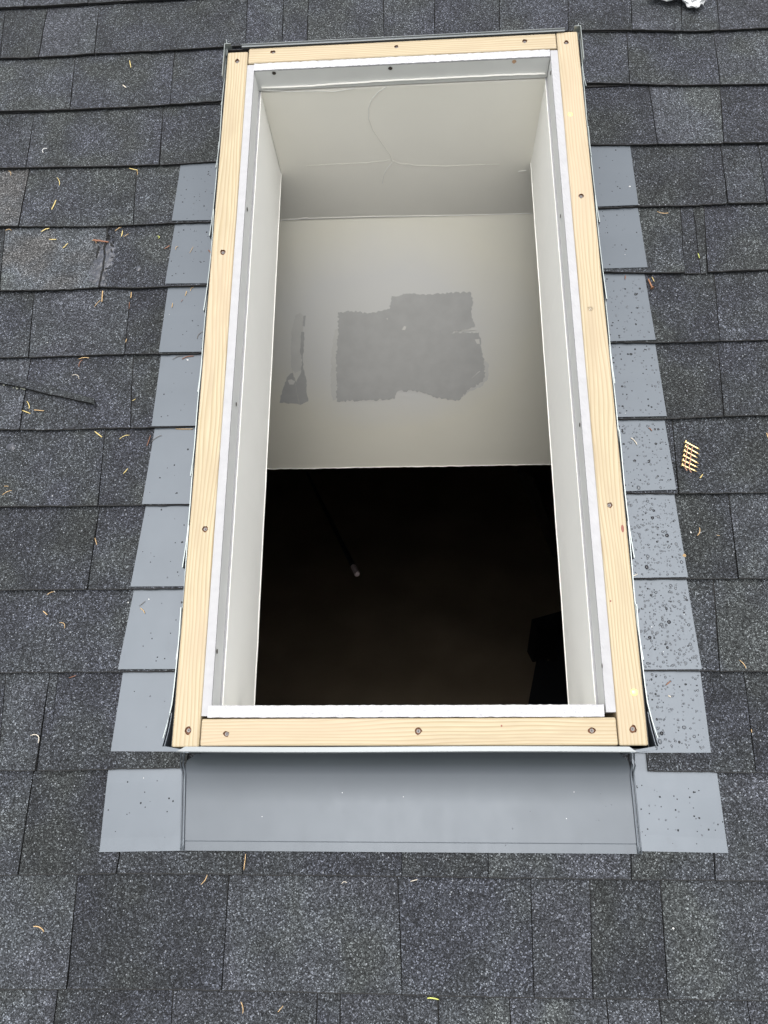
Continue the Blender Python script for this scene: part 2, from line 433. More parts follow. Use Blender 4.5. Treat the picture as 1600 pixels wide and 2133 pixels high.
def emit(k, seams, ulo, uhi):
    """tabs of course k clipped to ulo..uhi"""
    for (a, b) in zip(seams[:-1], seams[1:]):
        ut0, ub0, st, lf = a; ut1, ub1 = b[0], b[1]
        if max(ut1, ub1) <= ulo + .004 or min(ut0, ub0) >= uhi - .004: continue
        cl = ut0 > ulo and ub0 > ulo; cr = ut1 < uhi and ub1 < uhi
        tab(k, max(ut0, ulo), min(ut1, uhi), max(ub0, ulo), min(ub1, uhi), st, lf, cl, cr)
for k in range(1, len(LINES)):
    pk = k - NUP                                      # index of the photographed line at this course's lower edge
    S = []
    for xt, xb, st, lf in SE.get(pk, []):
        yt = 0 if pk < 1 else None
        vb = lv(k, 0); vt = lv(k-1, 0)
        # the seam's u at its top and bottom
        def u_at(x, kk):
            u = 0.0
            for _ in range(8):
                v = lv(kk, u)
                # find y so that at(x, y).y == v, solved by bisection
                lo, hi = -1500, 4000
                for _ in range(40):
                    mid = (lo + hi) / 2
                    if at(x, mid, WS).y > v: lo = mid
                    else: hi = mid
                u = at(x, lo, WS).x
            return u
        if pk == 14: S.append((u_at(xt, k-1), u_at(xt, k-1) + random.uniform(-.004, .004), st, lf))
        else: S.append((u_at(xt, k-1), u_at(xb, k), st, lf))
    if not S:
        u = random.uniform(-.15, .15); S = [(u, u, '', 0)]
    while S[0][0] > -2.1:
        u = S[0][0] - random.uniform(.12, .34); d = random.uniform(-.002, .002)
        S.insert(0, (u, u + d, random.choice(['', '', '', 'l']), random.choice([0, .001, .002])))
    while S[-1][0] < 2.1:
        u = S[-1][0] + random.uniform(.12, .34); S.append((u, u + random.uniform(-.002, .002), random.choice(['', '', '', 'l']), random.choice([0, .001, .002])))
    vt, vb = lv(k-1, 0), lv(k, 0)
    vmid_hi = vt; vmid_lo = vb
    if vmid_hi > CURB_V0 + .02 and vmid_lo < CURB_V1 and vmid_lo > -.1:
        lim_l = -CURB_U - .003; lim_r = CURB_U + .003
        if pk == 11: lim_l = at(389, 1585, WS).x; lim_r = at(1350, 1600, WS).x
        emit(k, S, -2.2, lim_l); emit(k, S, lim_r, 2.2)
        if vmid_hi > CURB_V1 + .02 and vmid_lo < CURB_V1:   # course that meets the head of the curb
            sv = LV[k].copy(); LV[k] = np.maximum(LV[k], CURB_V1 + .006)
            emit(k, S, lim_l, lim_r); LV[k] = sv
    else: emit(k, S, -2.2, 2.2)
print('shingles', len(roof.children))

# torn flap on the shingle left, its lower edge a dark diagonal
mb = MB()
lo = [(-90,784),(-30,792),(0,797),(28,802),(50,807),(90,818),(130,826),(165,834),(190,839),(197,843)]
hi_ = [(-90,765),(-30,772),(0,776),(28,783),(50,789),(90,800),(130,812),(165,822),(186,828),(196,829)]
top = [onroof(x, y, .0004) for x, y in hi_]; bot = [onroof(x, y, .0095 + .0012*math.sin(x)) for x, y in lo]
sheet(mb, top, bot, .0002)
n = len(lo); v = [p for p in bot] + [p - Vector((0, -.0005, .0105)) for p in bot]
mb.add(v, [(i+1, i, n+i, n+i+1) for i in range(n-1)], 1)
fo = mb.build('torn_flap', [M['sh'], M['asphalt']], roof, label='raised torn edge running diagonally across a shingle')
# lichen crust on its left end
mb = MB()
for i in range(60):
    a = random.uniform(0, 1); x = -10 + 62 * a + random.gauss(0, 3); y = 790 + 20 * a * .9 + random.gauss(0, 5) * (1 - a * .6)
    p = onroof(x, y, .0022); r = random.uniform(.001, .0032)
    ring = [p + Vector((r*math.cos(t), r*math.sin(t)*.8, -.0008)) for t in [j*1.0472 + random.uniform(-.3,.3) for j in range(6)]]
    mb.add([p + Vector((0,0,.0012))] + ring, [(0, j+1, (j+1) % 6 + 1) for j in range(6)])
mb.build('lichen', M['lichen'], None, label='pale lichen crust on the shingles at the left edge of the roof', cat='lichen', kind='stuff')

# tar smeared over the joint between two shingles: two lumps with a crack between
def zp(p, h=0): return onroof(150 + p[0] / 8, 440 + p[1] / 8, h)
crack = [(590,470),(560,540),(535,610),(545,750),(528,850),(520,930),(505,1000),(480,1110),(462,1180),(455,1265)]
def lump(name, outline, label=None):
    n_ = 9
    left = outline; v = []; f = []
    rows = 26
    for i in range(rows):
        a = i / (rows - 1)
        def along(pl):
            s = a * (len(pl) - 1); j = min(int(s), len(pl) - 2); q = s - j
            return (pl[j][0] * (1-q) + pl[j+1][0] * q, pl[j][1] * (1-q) + pl[j+1][1] * q)
        c_, o_ = along(crack), along(left)
        sg = 1 if o_[0] > c_[0] else -1
        c_ = (c_[0] + sg * 14 + random.uniform(-4, 4), c_[1]); o_ = (o_[0] + random.uniform(-44, 40), o_[1] + random.uniform(-12, 12))
        for j in range(n_):
            q = j / (n_ - 1); x = c_[0] * (1-q) + o_[0] * q; y = c_[1] * (1-q) + o_[1] * q
            h = .0018 * (1 - q ** 2.2) + .0030 * noise.noise(Vector((x / 38, y / 75, 3))) * (1 if 0 < j < n_-1 else 0)
            h = max(h, .0003) if q < 1 else -.0004
            if i in (0, rows-1): h = -.0004
            v.append(zp((x, y), h))
    for i in range(rows-1):
        for j in range(n_-1):
            q = (i*n_+j, (i+1)*n_+j, (i+1)*n_+j+1, i*n_+j+1)
            f.append(q if outline[1][0] > 500 else q[::-1])
    # wall of the crack
    base = len(v); v += [v[i*n_] - Vector((0, 0, .004)) for i in range(rows)]
    for i in range(rows-1): f.append((i*n_, (i+1)*n_, base+i+1, base+i))
    return obj(name, v, f, M['tar'], tar, smooth=True)
tar = empty('tar_patch', zp((500, 900)), label='smooth grey smear of roofing tar over a cracked shingle joint left of the skylight', cat='tar patch')
lump('tar_lump', [(520,480),(470,560),(420,650),(370,760),(330,870),(285,970),(262,1070),(250,1150),(300,1230),(400,1262)])
lump('tar_lump', [(640,470),(720,530),(745,620),(735,720),(695,800),(668,900),(650,1010),(640,1110),(625,1190),(600,1255)])
mb = MB()
for i in range(34):
    p = zp((random.uniform(585, 705), random.uniform(265, 560)), .0005); r = random.uniform(.0012, .0032)
    ring = [p + Vector((r*math.cos(t)*random.uniform(.6,1.2), r*math.sin(t)*random.uniform(.6,1.4), 0)) for t in [j*1.257 for j in range(5)]]
    mb.add([p + Vector((0,0,r*.9))] + ring, [(0, j+1, (j+1) % 5 + 1) for j in range(5)], i % 2)
for L_ in ([(430,560),(445,620),(425,700),(400,780)], [(560,640),(548,720)], [(650,620),(668,690)], [(640,770),(690,768)], [(505,1000),(560,955),(590,950)], [(620,500),(660,560),(700,585)], [(545,760),(528,850),(520,930)], [(590,470),(560,540),(535,610),(540,700)], [(585,300),(592,380),(580,440)], [(625,420),(632,490)]):
    q_ = [zp(p, .0016) for p in L_]; mb.tube(q_, [.0010] + [.0027] * (len(q_) - 2) + [.0010], 5, m=1, flat=.4)
q_ = [zp(p, .0012) for p in ((520,930),(505,1000),(482,1110),(465,1180),(455,1262))]; mb.tube(q_, [.0012, .0024, .0027, .0022, .0026], 6, m=1, flat=.5)
mb.build('tar_crumbs', [M['tar'], M['deck']], tar, kind='stuff')
# smaller tar blots on shingles
for x, y, r, lb in ((288,560,.006,'small dark tar blot on the shingle right of the tar patch'),(24,930,.008,'small raised tar blot near the left edge of the roof'),(206,446,.003,'tiny dark tar blob on the shingle above the tar patch')):
    mb = MB(); p = onroof(x, y, .0002); k = 11
    ring = [p + Vector((r*math.cos(t)*random.uniform(.6,1.2), r*1.3*math.sin(t)*random.uniform(.6,1.2), 0)) for t in [j*2*math.pi/k for j in range(k)]]
    mid = [p + (q - p) * .6 + Vector((0, 0, .0014)) for q in ring]
    mb.add(ring + mid + [p + Vector((0,0,.0016))], [(j, (j+1)%k, k+(j+1)%k, k+j) for j in range(k)] + [(k+j, k+(j+1)%k, 2*k) for j in range(k)])
    mb.build('tar_blot', M['tar'], None, smooth=True, label=lb, cat='tar blot')

# ------------------------------------------------------------------ step flashings
def drops(parent, poly, n, rmin, rmax, wfun, big=0, name='raindrops', dark=.2):
    """rain drops on a quad given by four (u,v) corners"""
    mb = MB(); (a, b, c, d) = poly
    for i in range(n):
        s, t_ = random.random(), random.random()
        q = (a*(1-s) + b*s) * (1-t_) + (d*(1-s) + c*s) * t_
        r = random.uniform(rmin, rmax) * (1.0 if random.random() > big else 1.7)
        r *= .6 + .6 * random.random()
        el = random.uniform(.8, 1.25); base = Vector((q.x, q.y, wfun(q.x, q.y)))
        ang = random.random() * 6.28
        v = [base + Vector((0, 0, r * .42))]; f = []
        K = 8
        for j, (rr, hh) in enumerate(((.45, .36), (.82, .18), (1.0, 0.0))):
            for k_ in range(K):
                t = ang + k_ * 2 * math.pi / K
                v.append(base + Vector((r * rr * math.cos(t), r * rr * el * math.sin(t), r * hh)))
        for k_ in range(K):
            f.append((0, 1 + k_, 1 + (k_+1) % K))
            for j in range(2):
                f.append((1 + j*K + k_, 1 + (j+1)*K + k_, 1 + (j+1)*K + (k_+1) % K, 1 + j*K + (k_+1) % K))
        f.append(tuple(1 + 2*K + k_ for k_ in range(K-1, -1, -1)))
        mb.add(v, f, 1 if random.random() < dark else 0)
    return mb.build(name, [M['bead_water'], M['bead_dark']], parent, smooth=True, kind='stuff')
ORD = ['topmost', 'second', 'third', 'fourth', 'fifth', 'sixth', 'seventh', 'lowest']
LFL = [((374,343),(358,460)),((362,467),(344,591)),((350,598),(331,734)),((333,740),(316,888)),((320,892),(296,1050)),((304,1053),(272,1222)),((276,1229),(246,1394)),((256,1401),(231,1565))]
RFL = [((1313,305),(1330,427)),((1329,433),(1349,557)),((1345,571),(1366,708)),((1365,715),(1389,867)),((1387,875),(1409,1020)),((1407,1029),(1433,1202)),((1433,1207),(1462,1394)),((1459,1399),(1481,1568))]
RIN = [431,559,711,868,1024,1204,1395,1568]
LIN = [460,592,734,888,1051,1222,1394,1566]
NDR = {'l': [46, 40, 20, 16, 12, 16, 18, 8], 'r': [24, 36, 150, 140, 240, 470, 520, 290]}
ndesc_l = ['with scattered dark droplets', 'with dark droplets and small twigs', 'with a few specks', 'with a reddish needle near its top', 'nearly dry', 'with a few tiny droplets', 'with two short needles on it', 'nearly dry']
ndesc_r = ['with few tiny droplets', 'with few tiny droplets', 'with many small dark droplets', 'with smeared water spots', 'with a curved straw on it', 'covered in round raindrops', 'densely beaded with rain', 'beaded with rain, a red twig on it']
def leg(parent, side, v0, v1, flare, wtop, end_flare, gap):
    """upstand of a step flashing standing against the curb side; slightly flared"""
    mb = MB(); n = 9; T, B = [], []
    for i in range(n):
        a = i / (n-1); v = v0 + (v1 - v0) * a                     # v0 low end
        out = gap - .0008 + flare * (.5 + .5*math.sin(a * 5 + v0 * 30)) + end_flare * max(0, 1 - a * 3.2) ** 1.6
        T.append(Vector((side * (CURB_U + out), v, wtop + .0012*math.sin(a*7+v0*9))))
        B.append(Vector((side * (CURB_U + gap * .7 + .001), v, .006)))
    t = .0013; v = []
    for A_, dx in ((T, 0), (B, 0), (T, t), (B, t)):
        v += [p + Vector((side * dx, 0, 0)) for p in A_]
    f = []
    for i in range(n-1):
        f += [(i, i+1, n+i+1, n+i), (2*n+i+1, 2*n+i, 3*n+i, 3*n+i+1), (i+1, i, 2*n+i, 2*n+i+1)]
    f += [(0, n, 3*n, 2*n), (n-1, 2*n-1, 4*n-1, 3*n-1)]
    mb.add(v, f)
    for k_ in range(len(mb.f)):
        pass
    o = mb.build('upstand', [M['metal'], M['metal_edge']], parent)
    for p in o.data.polygons:
        if p.index % 3 == 2 and p.index < 3*(n-1): p.material_index = 1
    return o
for side, FL, IN, key in ((-1, LFL, LIN, 'l'), (1, RFL, RIN, 'r')):
    word = 'left' if side < 0 else 'right'
    for i in range(-2, 8):
        if i >= 0:
            (tx, ty), (bx, by) = FL[i]
            pt = onroof(tx, ty, .0014); pb = onroof(bx, by, .0014)
            inx = {-1: 440, 1: 1260}[side]
            pin = onroof(bx + (70 if side < 0 else -70), by + (IN[i] - by) * .8, .0014)
            vb_in = pin.y
            uo_t, uo_b, vt_, vb_o = pt.x, pb.x, pt.y, pb.y
        else:
            base_v = lv(NUP + 4 + i, side * .38) + .006; vb_o = vb_in = base_v; vt_ = base_v + .14
            uo_t = uo_b = side * .452
        root = empty('step_flashing', (side * .39, vb_o, .008), group='step flashings up both sides of the skylight curb', cat='step flashing',
                     label=(f'{ORD[i]} visible step flashing left of the curb, '.replace('left', word) + (ndesc_l if side < 0 else ndesc_r)[i]) if i >= 0 else
                     f'{["", "highest","second highest"][i+3]} thin metal upstand edge beside the upper {word} curb board')
        ui = side * (CURB_U + .0035)
        # roof leg: follows the tilt of its shingle course, tucks under the course above
        mb = MB(); N = 8; rowsv = [(-.028), 0, .45, 1.0]; grid = []
        kk = NUP + 4 + i
        for s in rowsv:
            r_ = []
            for j in range(N+1):
                a = j / N
                uo = uo_t + (uo_b - uo_t) * max(s, 0)
                u = uo * (1-a) + ui * a
                vb_ = vb_o * (1-a) + vb_in * a
                v_ = vt_ + (vb_ - vt_) * s if s >= 0 else vt_ + .032
                w_ = (.0025 + .0057 * max(0, min(1, (lv(kk-1, u) - v_) / (lv(kk-1, u) - lv(kk, u)))) if s >= 0 else .0008) + .0013 + (.0008 if s == 1.0 else 0)
                if i < 0: w_ = .0016
                r_.append(Vector((u, v_, w_)))
            grid.append(r_)
        if i >= 0:
            for g in grid:
                pass
            v = [p for g in grid for p in g]; nn = N + 1; R_ = len(grid)
            v += [p - Vector((0, 0, .0008)) for p in v]
            f = []
            o2 = R_ * nn
            for a_ in range(R_-1):
                for j in range(N):
                    q = (a_*nn+j, (a_+1)*nn+j, (a_+1)*nn+j+1, a_*nn+j+1)
                    f.append(q if side < 0 else q[::-1]); f.append(tuple(x + o2 for x in q[::-1]) if side < 0 else tuple(x + o2 for x in q))
            for j in range(N): f.append(((R_-1)*nn+j, o2+(R_-1)*nn+j, o2+(R_-1)*nn+j+1, (R_-1)*nn+j+1))
            for a_ in range(R_-1): f.append((a_*nn, o2+a_*nn, o2+(a_+1)*nn, (a_+1)*nn))
            mb.add(v, f); mb.build('roof_leg', M['metal'], root)
            cs = [Vector((uo_t + side * -.004, vt_ - .004, 0)), Vector((ui + side*.004, vt_ - .004, 0)), Vector((ui + side*.004, vb_in + .004, 0)), Vector((uo_b - side*.004, vb_o + .004, 0))]
            if NDR[key][i]:
                rm = (.0008, .0016) if side < 0 or i < 2 else (.0008, .0019)
                def fw(u, v, kk=kk, vt_=vt_, vb_=vb_o):
                    s_ = max(0, min(1, (vt_ - v) / (vt_ - vb_)))
                    return .0025 + .0057 * max(0, min(1, (lv(kk-1, u) - v) / (lv(kk-1, u) - lv(kk, u)))) + .0013 + max(0, s_ - .45) / .55 * .0008
                drops(root, cs, NDR[key][i], *rm, fw, big=.10 if side > 0 and i > 1 else .03, dark=.75 if side < 0 or i < 2 else (.3 if i < 5 else .1))
        last = i == 7
        leg(root, side, (vb_o - .001 if not last else .012), min(vb_o + .20, 1.24), random.uniform(.0006, .0014), .143 + random.uniform(-.003, .003),
            random.uniform(.0015, .0030) if not last else .010, .0019 + (.0013 if i % 2 else .0002))
# black membrane wrapped round the outside of the curb
cv = empty('curb_membrane', (0, .6, 0), label='black waterproof membrane wrapped round the outside of the timber curb', cat='membrane')
g_ = .0008
for s in (-1, 1):
    mb = MB(); a = s * (CURB_U + .0003); b = s * (CURB_U + .0003 + g_)
    mb.box((min(a, b), CURB_V0, .004), (max(a, b), CURB_V1, .1435)); mb.build('side_strip', M['black_membrane'], cv)
mb = MB(); mb.box((-CURB_U, CURB_V1 + .0005, .004), (CURB_U, CURB_V1 + .0015, .145)); mb.build('head_strip', M['black_membrane'], cv)
mb = MB(); mb.box((-CURB_U, CURB_V0 - .002, .004), (CURB_U, CURB_V0 - .0006, .130)); mb.build('foot_strip', M['black_membrane'], cv)

# head flashing: a folded sheet edge along the top of the curb
hf = empty('head_flashing', (0, CURB_V1 + .004, .003), label='thin pale metal edge of the head flashing behind the upper curb board', cat='flashing')
mb = MB(); mb.box((-.3245 + .027, CURB_V1 + .0035, .003), (.3005, CURB_V1 + .0045, .1535)); mb.box((-.297, CURB_V1 - .0005, .1505), (.3005, CURB_V1 + .0033, .1512)); mb.build('upstand', M['lip'], hf)
mb = MB(); mb.box((-.36, CURB_V1 + .0048, .0028), (.36, CURB_V1 + .12, .0035)); mb.build('roof_leg', M['metal'], hf)
for s in (-1, 1):
    mb = MB(); xs = sorted((s * .3285, s * .3295)); mb.box((xs[0], CURB_V1 - .07, .02), (xs[1], CURB_V1 + .006, .1545))
    xs = sorted((s * .318, s * .3295)); mb.box((xs[0], CURB_V1 + .006, .02), (xs[1], CURB_V1 + .007, .1545))
    mb.build('corner_fold', M['metal_edge'], hf)

# ------------------------------------------------------------------ apron flashing at the foot
ap = empty('apron_flashing', (0, -.09, .004), label='wide grey metal apron flashing below the foot of the skylight curb', cat='apron flashing')
def apron_w(u, v):
    return surf(u, v) + .003
vb_ap = onroof(800, 1775, .004).y
def prof(a):
    """apron profile down the curb face, round the bend and along the roof; a = 0..1"""
    P = [(.0012, .1440), (.0006, .1468), (-.0058, .1466), (-.0072, .1442), (-.0060, .1425), (-.004, .135), (-.004, .10), (-.0045, .07), (-.006, .045), (-.011, .028), (-.018, .0170), (-.027, .0120), (-.038, None), (-.08, None), (-.12, None), (vb_ap + .014, None), (vb_ap + .0125, None), (vb_ap, None)]
    return P
PR = prof(0)
uL = [at(386,1600,.01).x, at(385,1772,.01).x]; uR = [at(1312,1600,.01).x, at(1327,1773,.01).x]
def apron_grid(u_of):
    G = []
    for j, (v_, w_) in enumerate(PR):
        r_ = []
        for i in range(33):
            u = u_of(v_, i / 32)
            ww = w_ if w_ is not None else surf(u, v_) + .0042 - (.0004 if j >= len(PR) - 2 else 0)
            if j < 5: vv = v_ + .0006 * math.sin(u * 11)
            else: vv = v_
            r_.append(Vector((u, vv, ww)))
        G.append(r_)
    return G
def u_body(v_, a):
    t_ = max(0, min(1, (v_ + .02) / (vb_ap + .02)))
    l = uL[0] * (1-t_) + uL[1] * t_; r = uR[0] * (1-t_) + uR[1] * t_
    if v_ > -.02: k_ = (v_ + .02) / .02; k_ = min(1, k_); l = l * (1-k_) + -.305 * k_; r = r * (1-k_) + .299 * k_
    return l * (1-a) + r * a
G = apron_grid(u_body)
v = [p for g in G for p in g]; n = 33; f = []
for a_ in range(len(G)-1):
    for j in range(n-1): f.append((a_*n+j, (a_+1)*n+j, (a_+1)*n+j+1, a_*n+j+1))
o2 = len(v); v += [G[-1][j] - Vector((0, 0, .0035)) for j in range(n)]
for j in range(n-1): f.append(((len(G)-1)*n+j, o2+j, o2+j+1, (len(G)-1)*n+j+1))
ao = obj('apron_sheet', v, f, [M['apron'], M['lip']], ap, smooth=False)
for p in ao.data.polygons: p.material_index = 1 if p.index // (n-1) < 4 else 0; p.use_smooth = 5 < (p.index // (n-1)) < len(G)-4
md = ao.modifiers.new('edge', 'EDGE_SPLIT'); md.split_angle = math.radians(38)
# rolled seams where the apron sheet meets its corner pieces
for s, lx in ((-1, uL), (1, uR)):
    mb = MB(); pts = []
    for j in range(15):
        a = j / 14; v_ = -.004 + (vb_ap + .0045) * a
        idx = 0 if s < 0 else 32
        u = u_body(v_, 0 if s < 0 else 1) + s * .0016
        if v_ > -.03: w_ = .012 + .10 * ((v_ + .03) / .026) ** 2 ; u += s * .002 * ((v_ + .03) / .026)
        else: w_ = surf(u, v_) + .0052
        pts.append(Vector((u, v_, w_)))
    mb.tube(pts, .0017, 8); mb.build('rolled_seam', M['metal'], ap, smooth=True)
    pts2 = [p + Vector((s * .0045, -.0004, -.0022 if p.y < -.03 else -.001)) for p in pts]
    mb = MB(); mb.tube(pts2, .0012, 6); mb.build('seam_fold', M['metal'], ap, smooth=True)
# corner pieces lying on the shingles either side
for s, pts in ((-1, [(225,1604),(207,1775),(384,1772),(389,1598)]), (1, [(1494,1610),(1517,1777),(1329,1773),(1316,1566)])):
    P = [onroof(x, y, .0024) for x, y in pts]
    top = [P[0] + Vector((0, .03, 0)) , P[0], P[3], ]
    mb = MB(); N = 10; G = []
    for r_ in range(7):
        t_ = r_ / 6; row = []
        for j in range(N+1):
            a = j / N
            p = (P[0] * (1-a) + P[3] * a) * (1-t_) + (P[1] * (1-a) + P[2] * a) * t_
            w_ = surf(p.x, p.y) + .0022 + (.0006 if t_ == 1 else 0)
            row.append(Vector((p.x, p.y, w_)))
        G.append(row)
    # tuck under the course above
    vt_ = lv(NUP + 11, P[0].x); tuck = [Vector((p.x, p.y + .012, .0036)) for p in G[0]]
    G = [g for g in G if max(p.y for p in g) < vt_ - .002]
    xs_ = [P[0].x * (1 - j/N) + P[3].x * j/N for j in range(N+1)]
    G.insert(0, [Vector((x_, lv(NUP+11, x_) + .0006, .0038)) for x_ in xs_])
    G.insert(0, [Vector((x_, lv(NUP+11, x_) + (.036 if s > 0 else .012), .0029)) for x_ in xs_])
    v = [p for g in G for p in g]; nn = N+1; f = []
    o2 = len(v); v += [p - Vector((0,0,.0008)) for p in v]
    for a_ in range(len(G)-1):
        for j in range(N):
            q = (a_*nn+j, (a_+1)*nn+j, (a_+1)*nn+j+1, a_*nn+j+1)
            f.append(q if s < 0 else q[::-1])
    for j in range(N): f.append(((len(G)-1)*nn+j, o2+(len(G)-1)*nn+j, o2+(len(G)-1)*nn+j+1, (len(G)-1)*nn+j+1))
    for a_ in range(len(G)-1): f.append((a_*nn, o2+a_*nn, o2+(a_+1)*nn, (a_+1)*nn))
    co = obj('corner_piece', v, f, M['metal'], ap)
    ds = [Vector((P[0].x, P[0].y - .012, 0)), Vector((P[3].x, P[0].y - .012, 0)), Vector((P[2].x, P[2].y + .01, 0)), Vector((P[1].x, P[1].y + .01, 0))]
    drops(ap, ds, 14 if s < 0 else 46, .0007, .0014, lambda u, v: surf(u, v) + .0024, dark=.7)
    # folded end of the upstand at the corner of the curb
    mb = MB()
    for off_, ex in ((.0045, .0), (.0078, .0)):
        T = [Vector((s * (CURB_U + off_ + .0065 * (1 - j/5) ** 1.5 - .001), .001 + .045 * j / 5, .1445)) for j in range(6)]
        B_ = [Vector((p.x * .99, p.y, .02)) for p in T]
        k6 = 6; vv = T + B_ + [p + Vector((s * .0009, 0, 0)) for p in T + B_]
        fs = []
        for j in range(5): fs += [(j, j+1, 6+j+1, 6+j), (12+j+1, 12+j, 18+j, 18+j+1), (j+1, j, 12+j, 12+j+1)]
        fs += [(0, 6, 18, 12), (5, 11, 23, 17)]
        mb.add(vv, fs)
    mb.add([(s*(CURB_U+.0085), .001, .1455), (s*(CURB_U+.0095), -.004, .1455), (s*.30, -.0075, .1455), (s*.30, -.0045, .1455),
            (s*(CURB_U+.0085), .001, .02), (s*(CURB_U+.0095), -.004, .02), (s*.315, -.0095, .02), (s*.315, -.0055, .02)],
           [(0,1,2,3), (0,4,5,1), (1,5,6,2), (2,6,7,3), (3,7,4,0)])
    mb.build('corner_upstand', M['metal'], ap)
drops(ap, [Vector((.12, -.05, 0)), Vector((.31, -.05, 0)), Vector((.31, -.15, 0)), Vector((.12, -.15, 0))], 12, .0005, .0011, lambda u, v: surf(u, v) + .0042)

# ------------------------------------------------------------------ timber curb
H = .1473
curb = empty('skylight_curb', (0, .6, .0), label='rectangular pale pine curb of four boards framing the open skylight shaft', cat='skylight curb')
DG = None
def board(p0, p1, width, name, holes, label=None):
    """board from p0 to p1 (centre line on the top face), standing on the deck; holes = photo pixels of screws"""
    d = (p1 - p0); Ln = d.length; ang = math.atan2(d.y, d.x); c = (p0 + p1) / 2
    bm = bmesh.new(); bmesh.ops.create_cube(bm, size=1)
    hgt = H - .003
    for v in bm.verts: v.co = Vector((v.co.x * Ln, v.co.y * width, (v.co.z + .5) * hgt))
    bmesh.ops.bevel(bm, geom=[e for e in bm.edges if (e.verts[0].co.z > .1 and e.verts[1].co.z > .1) or abs(e.verts[0].co.z - e.verts[1].co.z) > .01], offset=.0026, segments=3, affect='EDGES', profile=.5)
    # gentle unevenness
    me = bpy.data.meshes.new(name); bm.to_mesh(me); bm.free()
    me.materials.append(M['wood']); me.materials.append(M['hole'])
    o = bpy.data.objects.new(name, me)
    R_ = Matrix.Rotation(ang, 4, 'Z'); org = Vector((c.x, c.y, .003))
    inv = (Matrix.Translation(org) @ R_).inverted()
    pts = [inv @ at(x, y, H) for x, y in holes]
    if pts:
        cb = bmesh.new()
        for p in pts:
            r = random.uniform(.0043, .0054)
            K = 11; d_ = .0032
            vt = [cb.verts.new((p.x + r*random.uniform(.8, 1.25)*math.cos(t)*1.1, p.y + r*random.uniform(.75, 1.15)*math.sin(t), hgt + .004)) for t in [k*2*math.pi/K for k in range(K)]]
            vl = [cb.verts.new((p.x + .8*(q.co.x-p.x), p.y + .8*(q.co.y-p.y), hgt - d_)) for q in vt]
            cb.faces.new(vt); cb.faces.new(vl[::-1])
            for k in range(K): cb.faces.new((vt[k], vl[k], vl[(k+1) % K], vt[(k+1) % K]))
        bmesh.ops.recalc_face_normals(cb, faces=cb.faces)
        for f_ in cb.faces: f_.material_index = 1
        cm = bpy.data.meshes.new('cutter'); cb.to_mesh(cm); cb.free(); cm.materials.append(M['wood']); cm.materials.append(M['hole'])
        co = bpy.data.objects.new('cutter', cm); COL.objects.link(co); COL.objects.link(o)
        md = o.modifiers.new('b', 'BOOLEAN'); md.operation = 'DIFFERENCE'; md.object = co; md.solver = 'EXACT'
        dg = bpy.context.evaluated_depsgraph_get()
        nm = bpy.data.meshes.new_from_object(o.evaluated_get(dg)); o.modifiers.clear(); o.data = nm
        COL.objects.unlink(o); bpy.data.objects.remove(co)
    link(o, org, curb); o.rotation_euler = (0, 0, ang)
    if label: o['label'] = label
    for p in pts:
        mb = MB(); K = 10; r = .0027
        z = hgt - .0026
        ring = [(p.x + .0004 + r*math.cos(k*2*math.pi/K), p.y + r*math.sin(k*2*math.pi/K), z + .0004) for k in range(K)]
        rin = [(p.x + .0004 + r*.45*math.cos(k*2*math.pi/K), p.y + r*.45*math.sin(k*2*math.pi/K), z + .0003) for k in range(K)]
        rlo = [(q[0], q[1], z - .002) for q in ring]; cen = [(p.x + .0004, p.y, z - .0006)]
        mb.add(ring + rin + rlo + cen, [(k, (k+1) % K, K+(k+1) % K, K+k) for k in range(K)] + [(2*K+k, 2*K+(k+1) % K, (k+1) % K, k) for k in range(K)] + [(K+k, K+(k+1) % K, 3*K) for k in range(K)])
        me = bpy.data.meshes.new('screw'); me.from_pydata([Vector(q) - Vector((p.x, p.y, z)) for q in mb.v], [], mb.f); me.materials.append(M['screw'])
        s_ = bpy.data.objects.new('screw', me); COL.objects.link(s_); s_.parent = o; s_.location = (p.x, p.y, z)
    return o
V3 = Vector
oc = [at(475,103,H), at(1205,66,H), at(1350,1553,H), at(357,1560,H)]
w_ = .0385
lb_ = board(V3((-.3242 + w_/2, .0000, 0)), V3((-.3242 + w_/2, 1.2455, 0)), w_, 'side_board', [(494,127),(464,525),(427,1102),(392,1522)])
rb_ = board(V3((.3242 - w_/2, .0020, 0)), V3((.3242 - w_/2, 1.2545, 0)), w_, 'side_board', [(1180,88),(1211,408),(1270,1052),(1319,1519)])
i0 = -.3242 + w_ + .0012; i1 = .3242 - w_ - .0012
tb_ = board(V3((i0, 1.2345, 0)), V3((i1, 1.2345, 0)), .036, 'head_board', [(569,108),(826,97),(1093,85)])
bb_ = board(V3((i0, .0195, 0)), V3((i1, .0205, 0)), .0365, 'foot_board', [(471,1529),(871,1523),(1233,1522)])
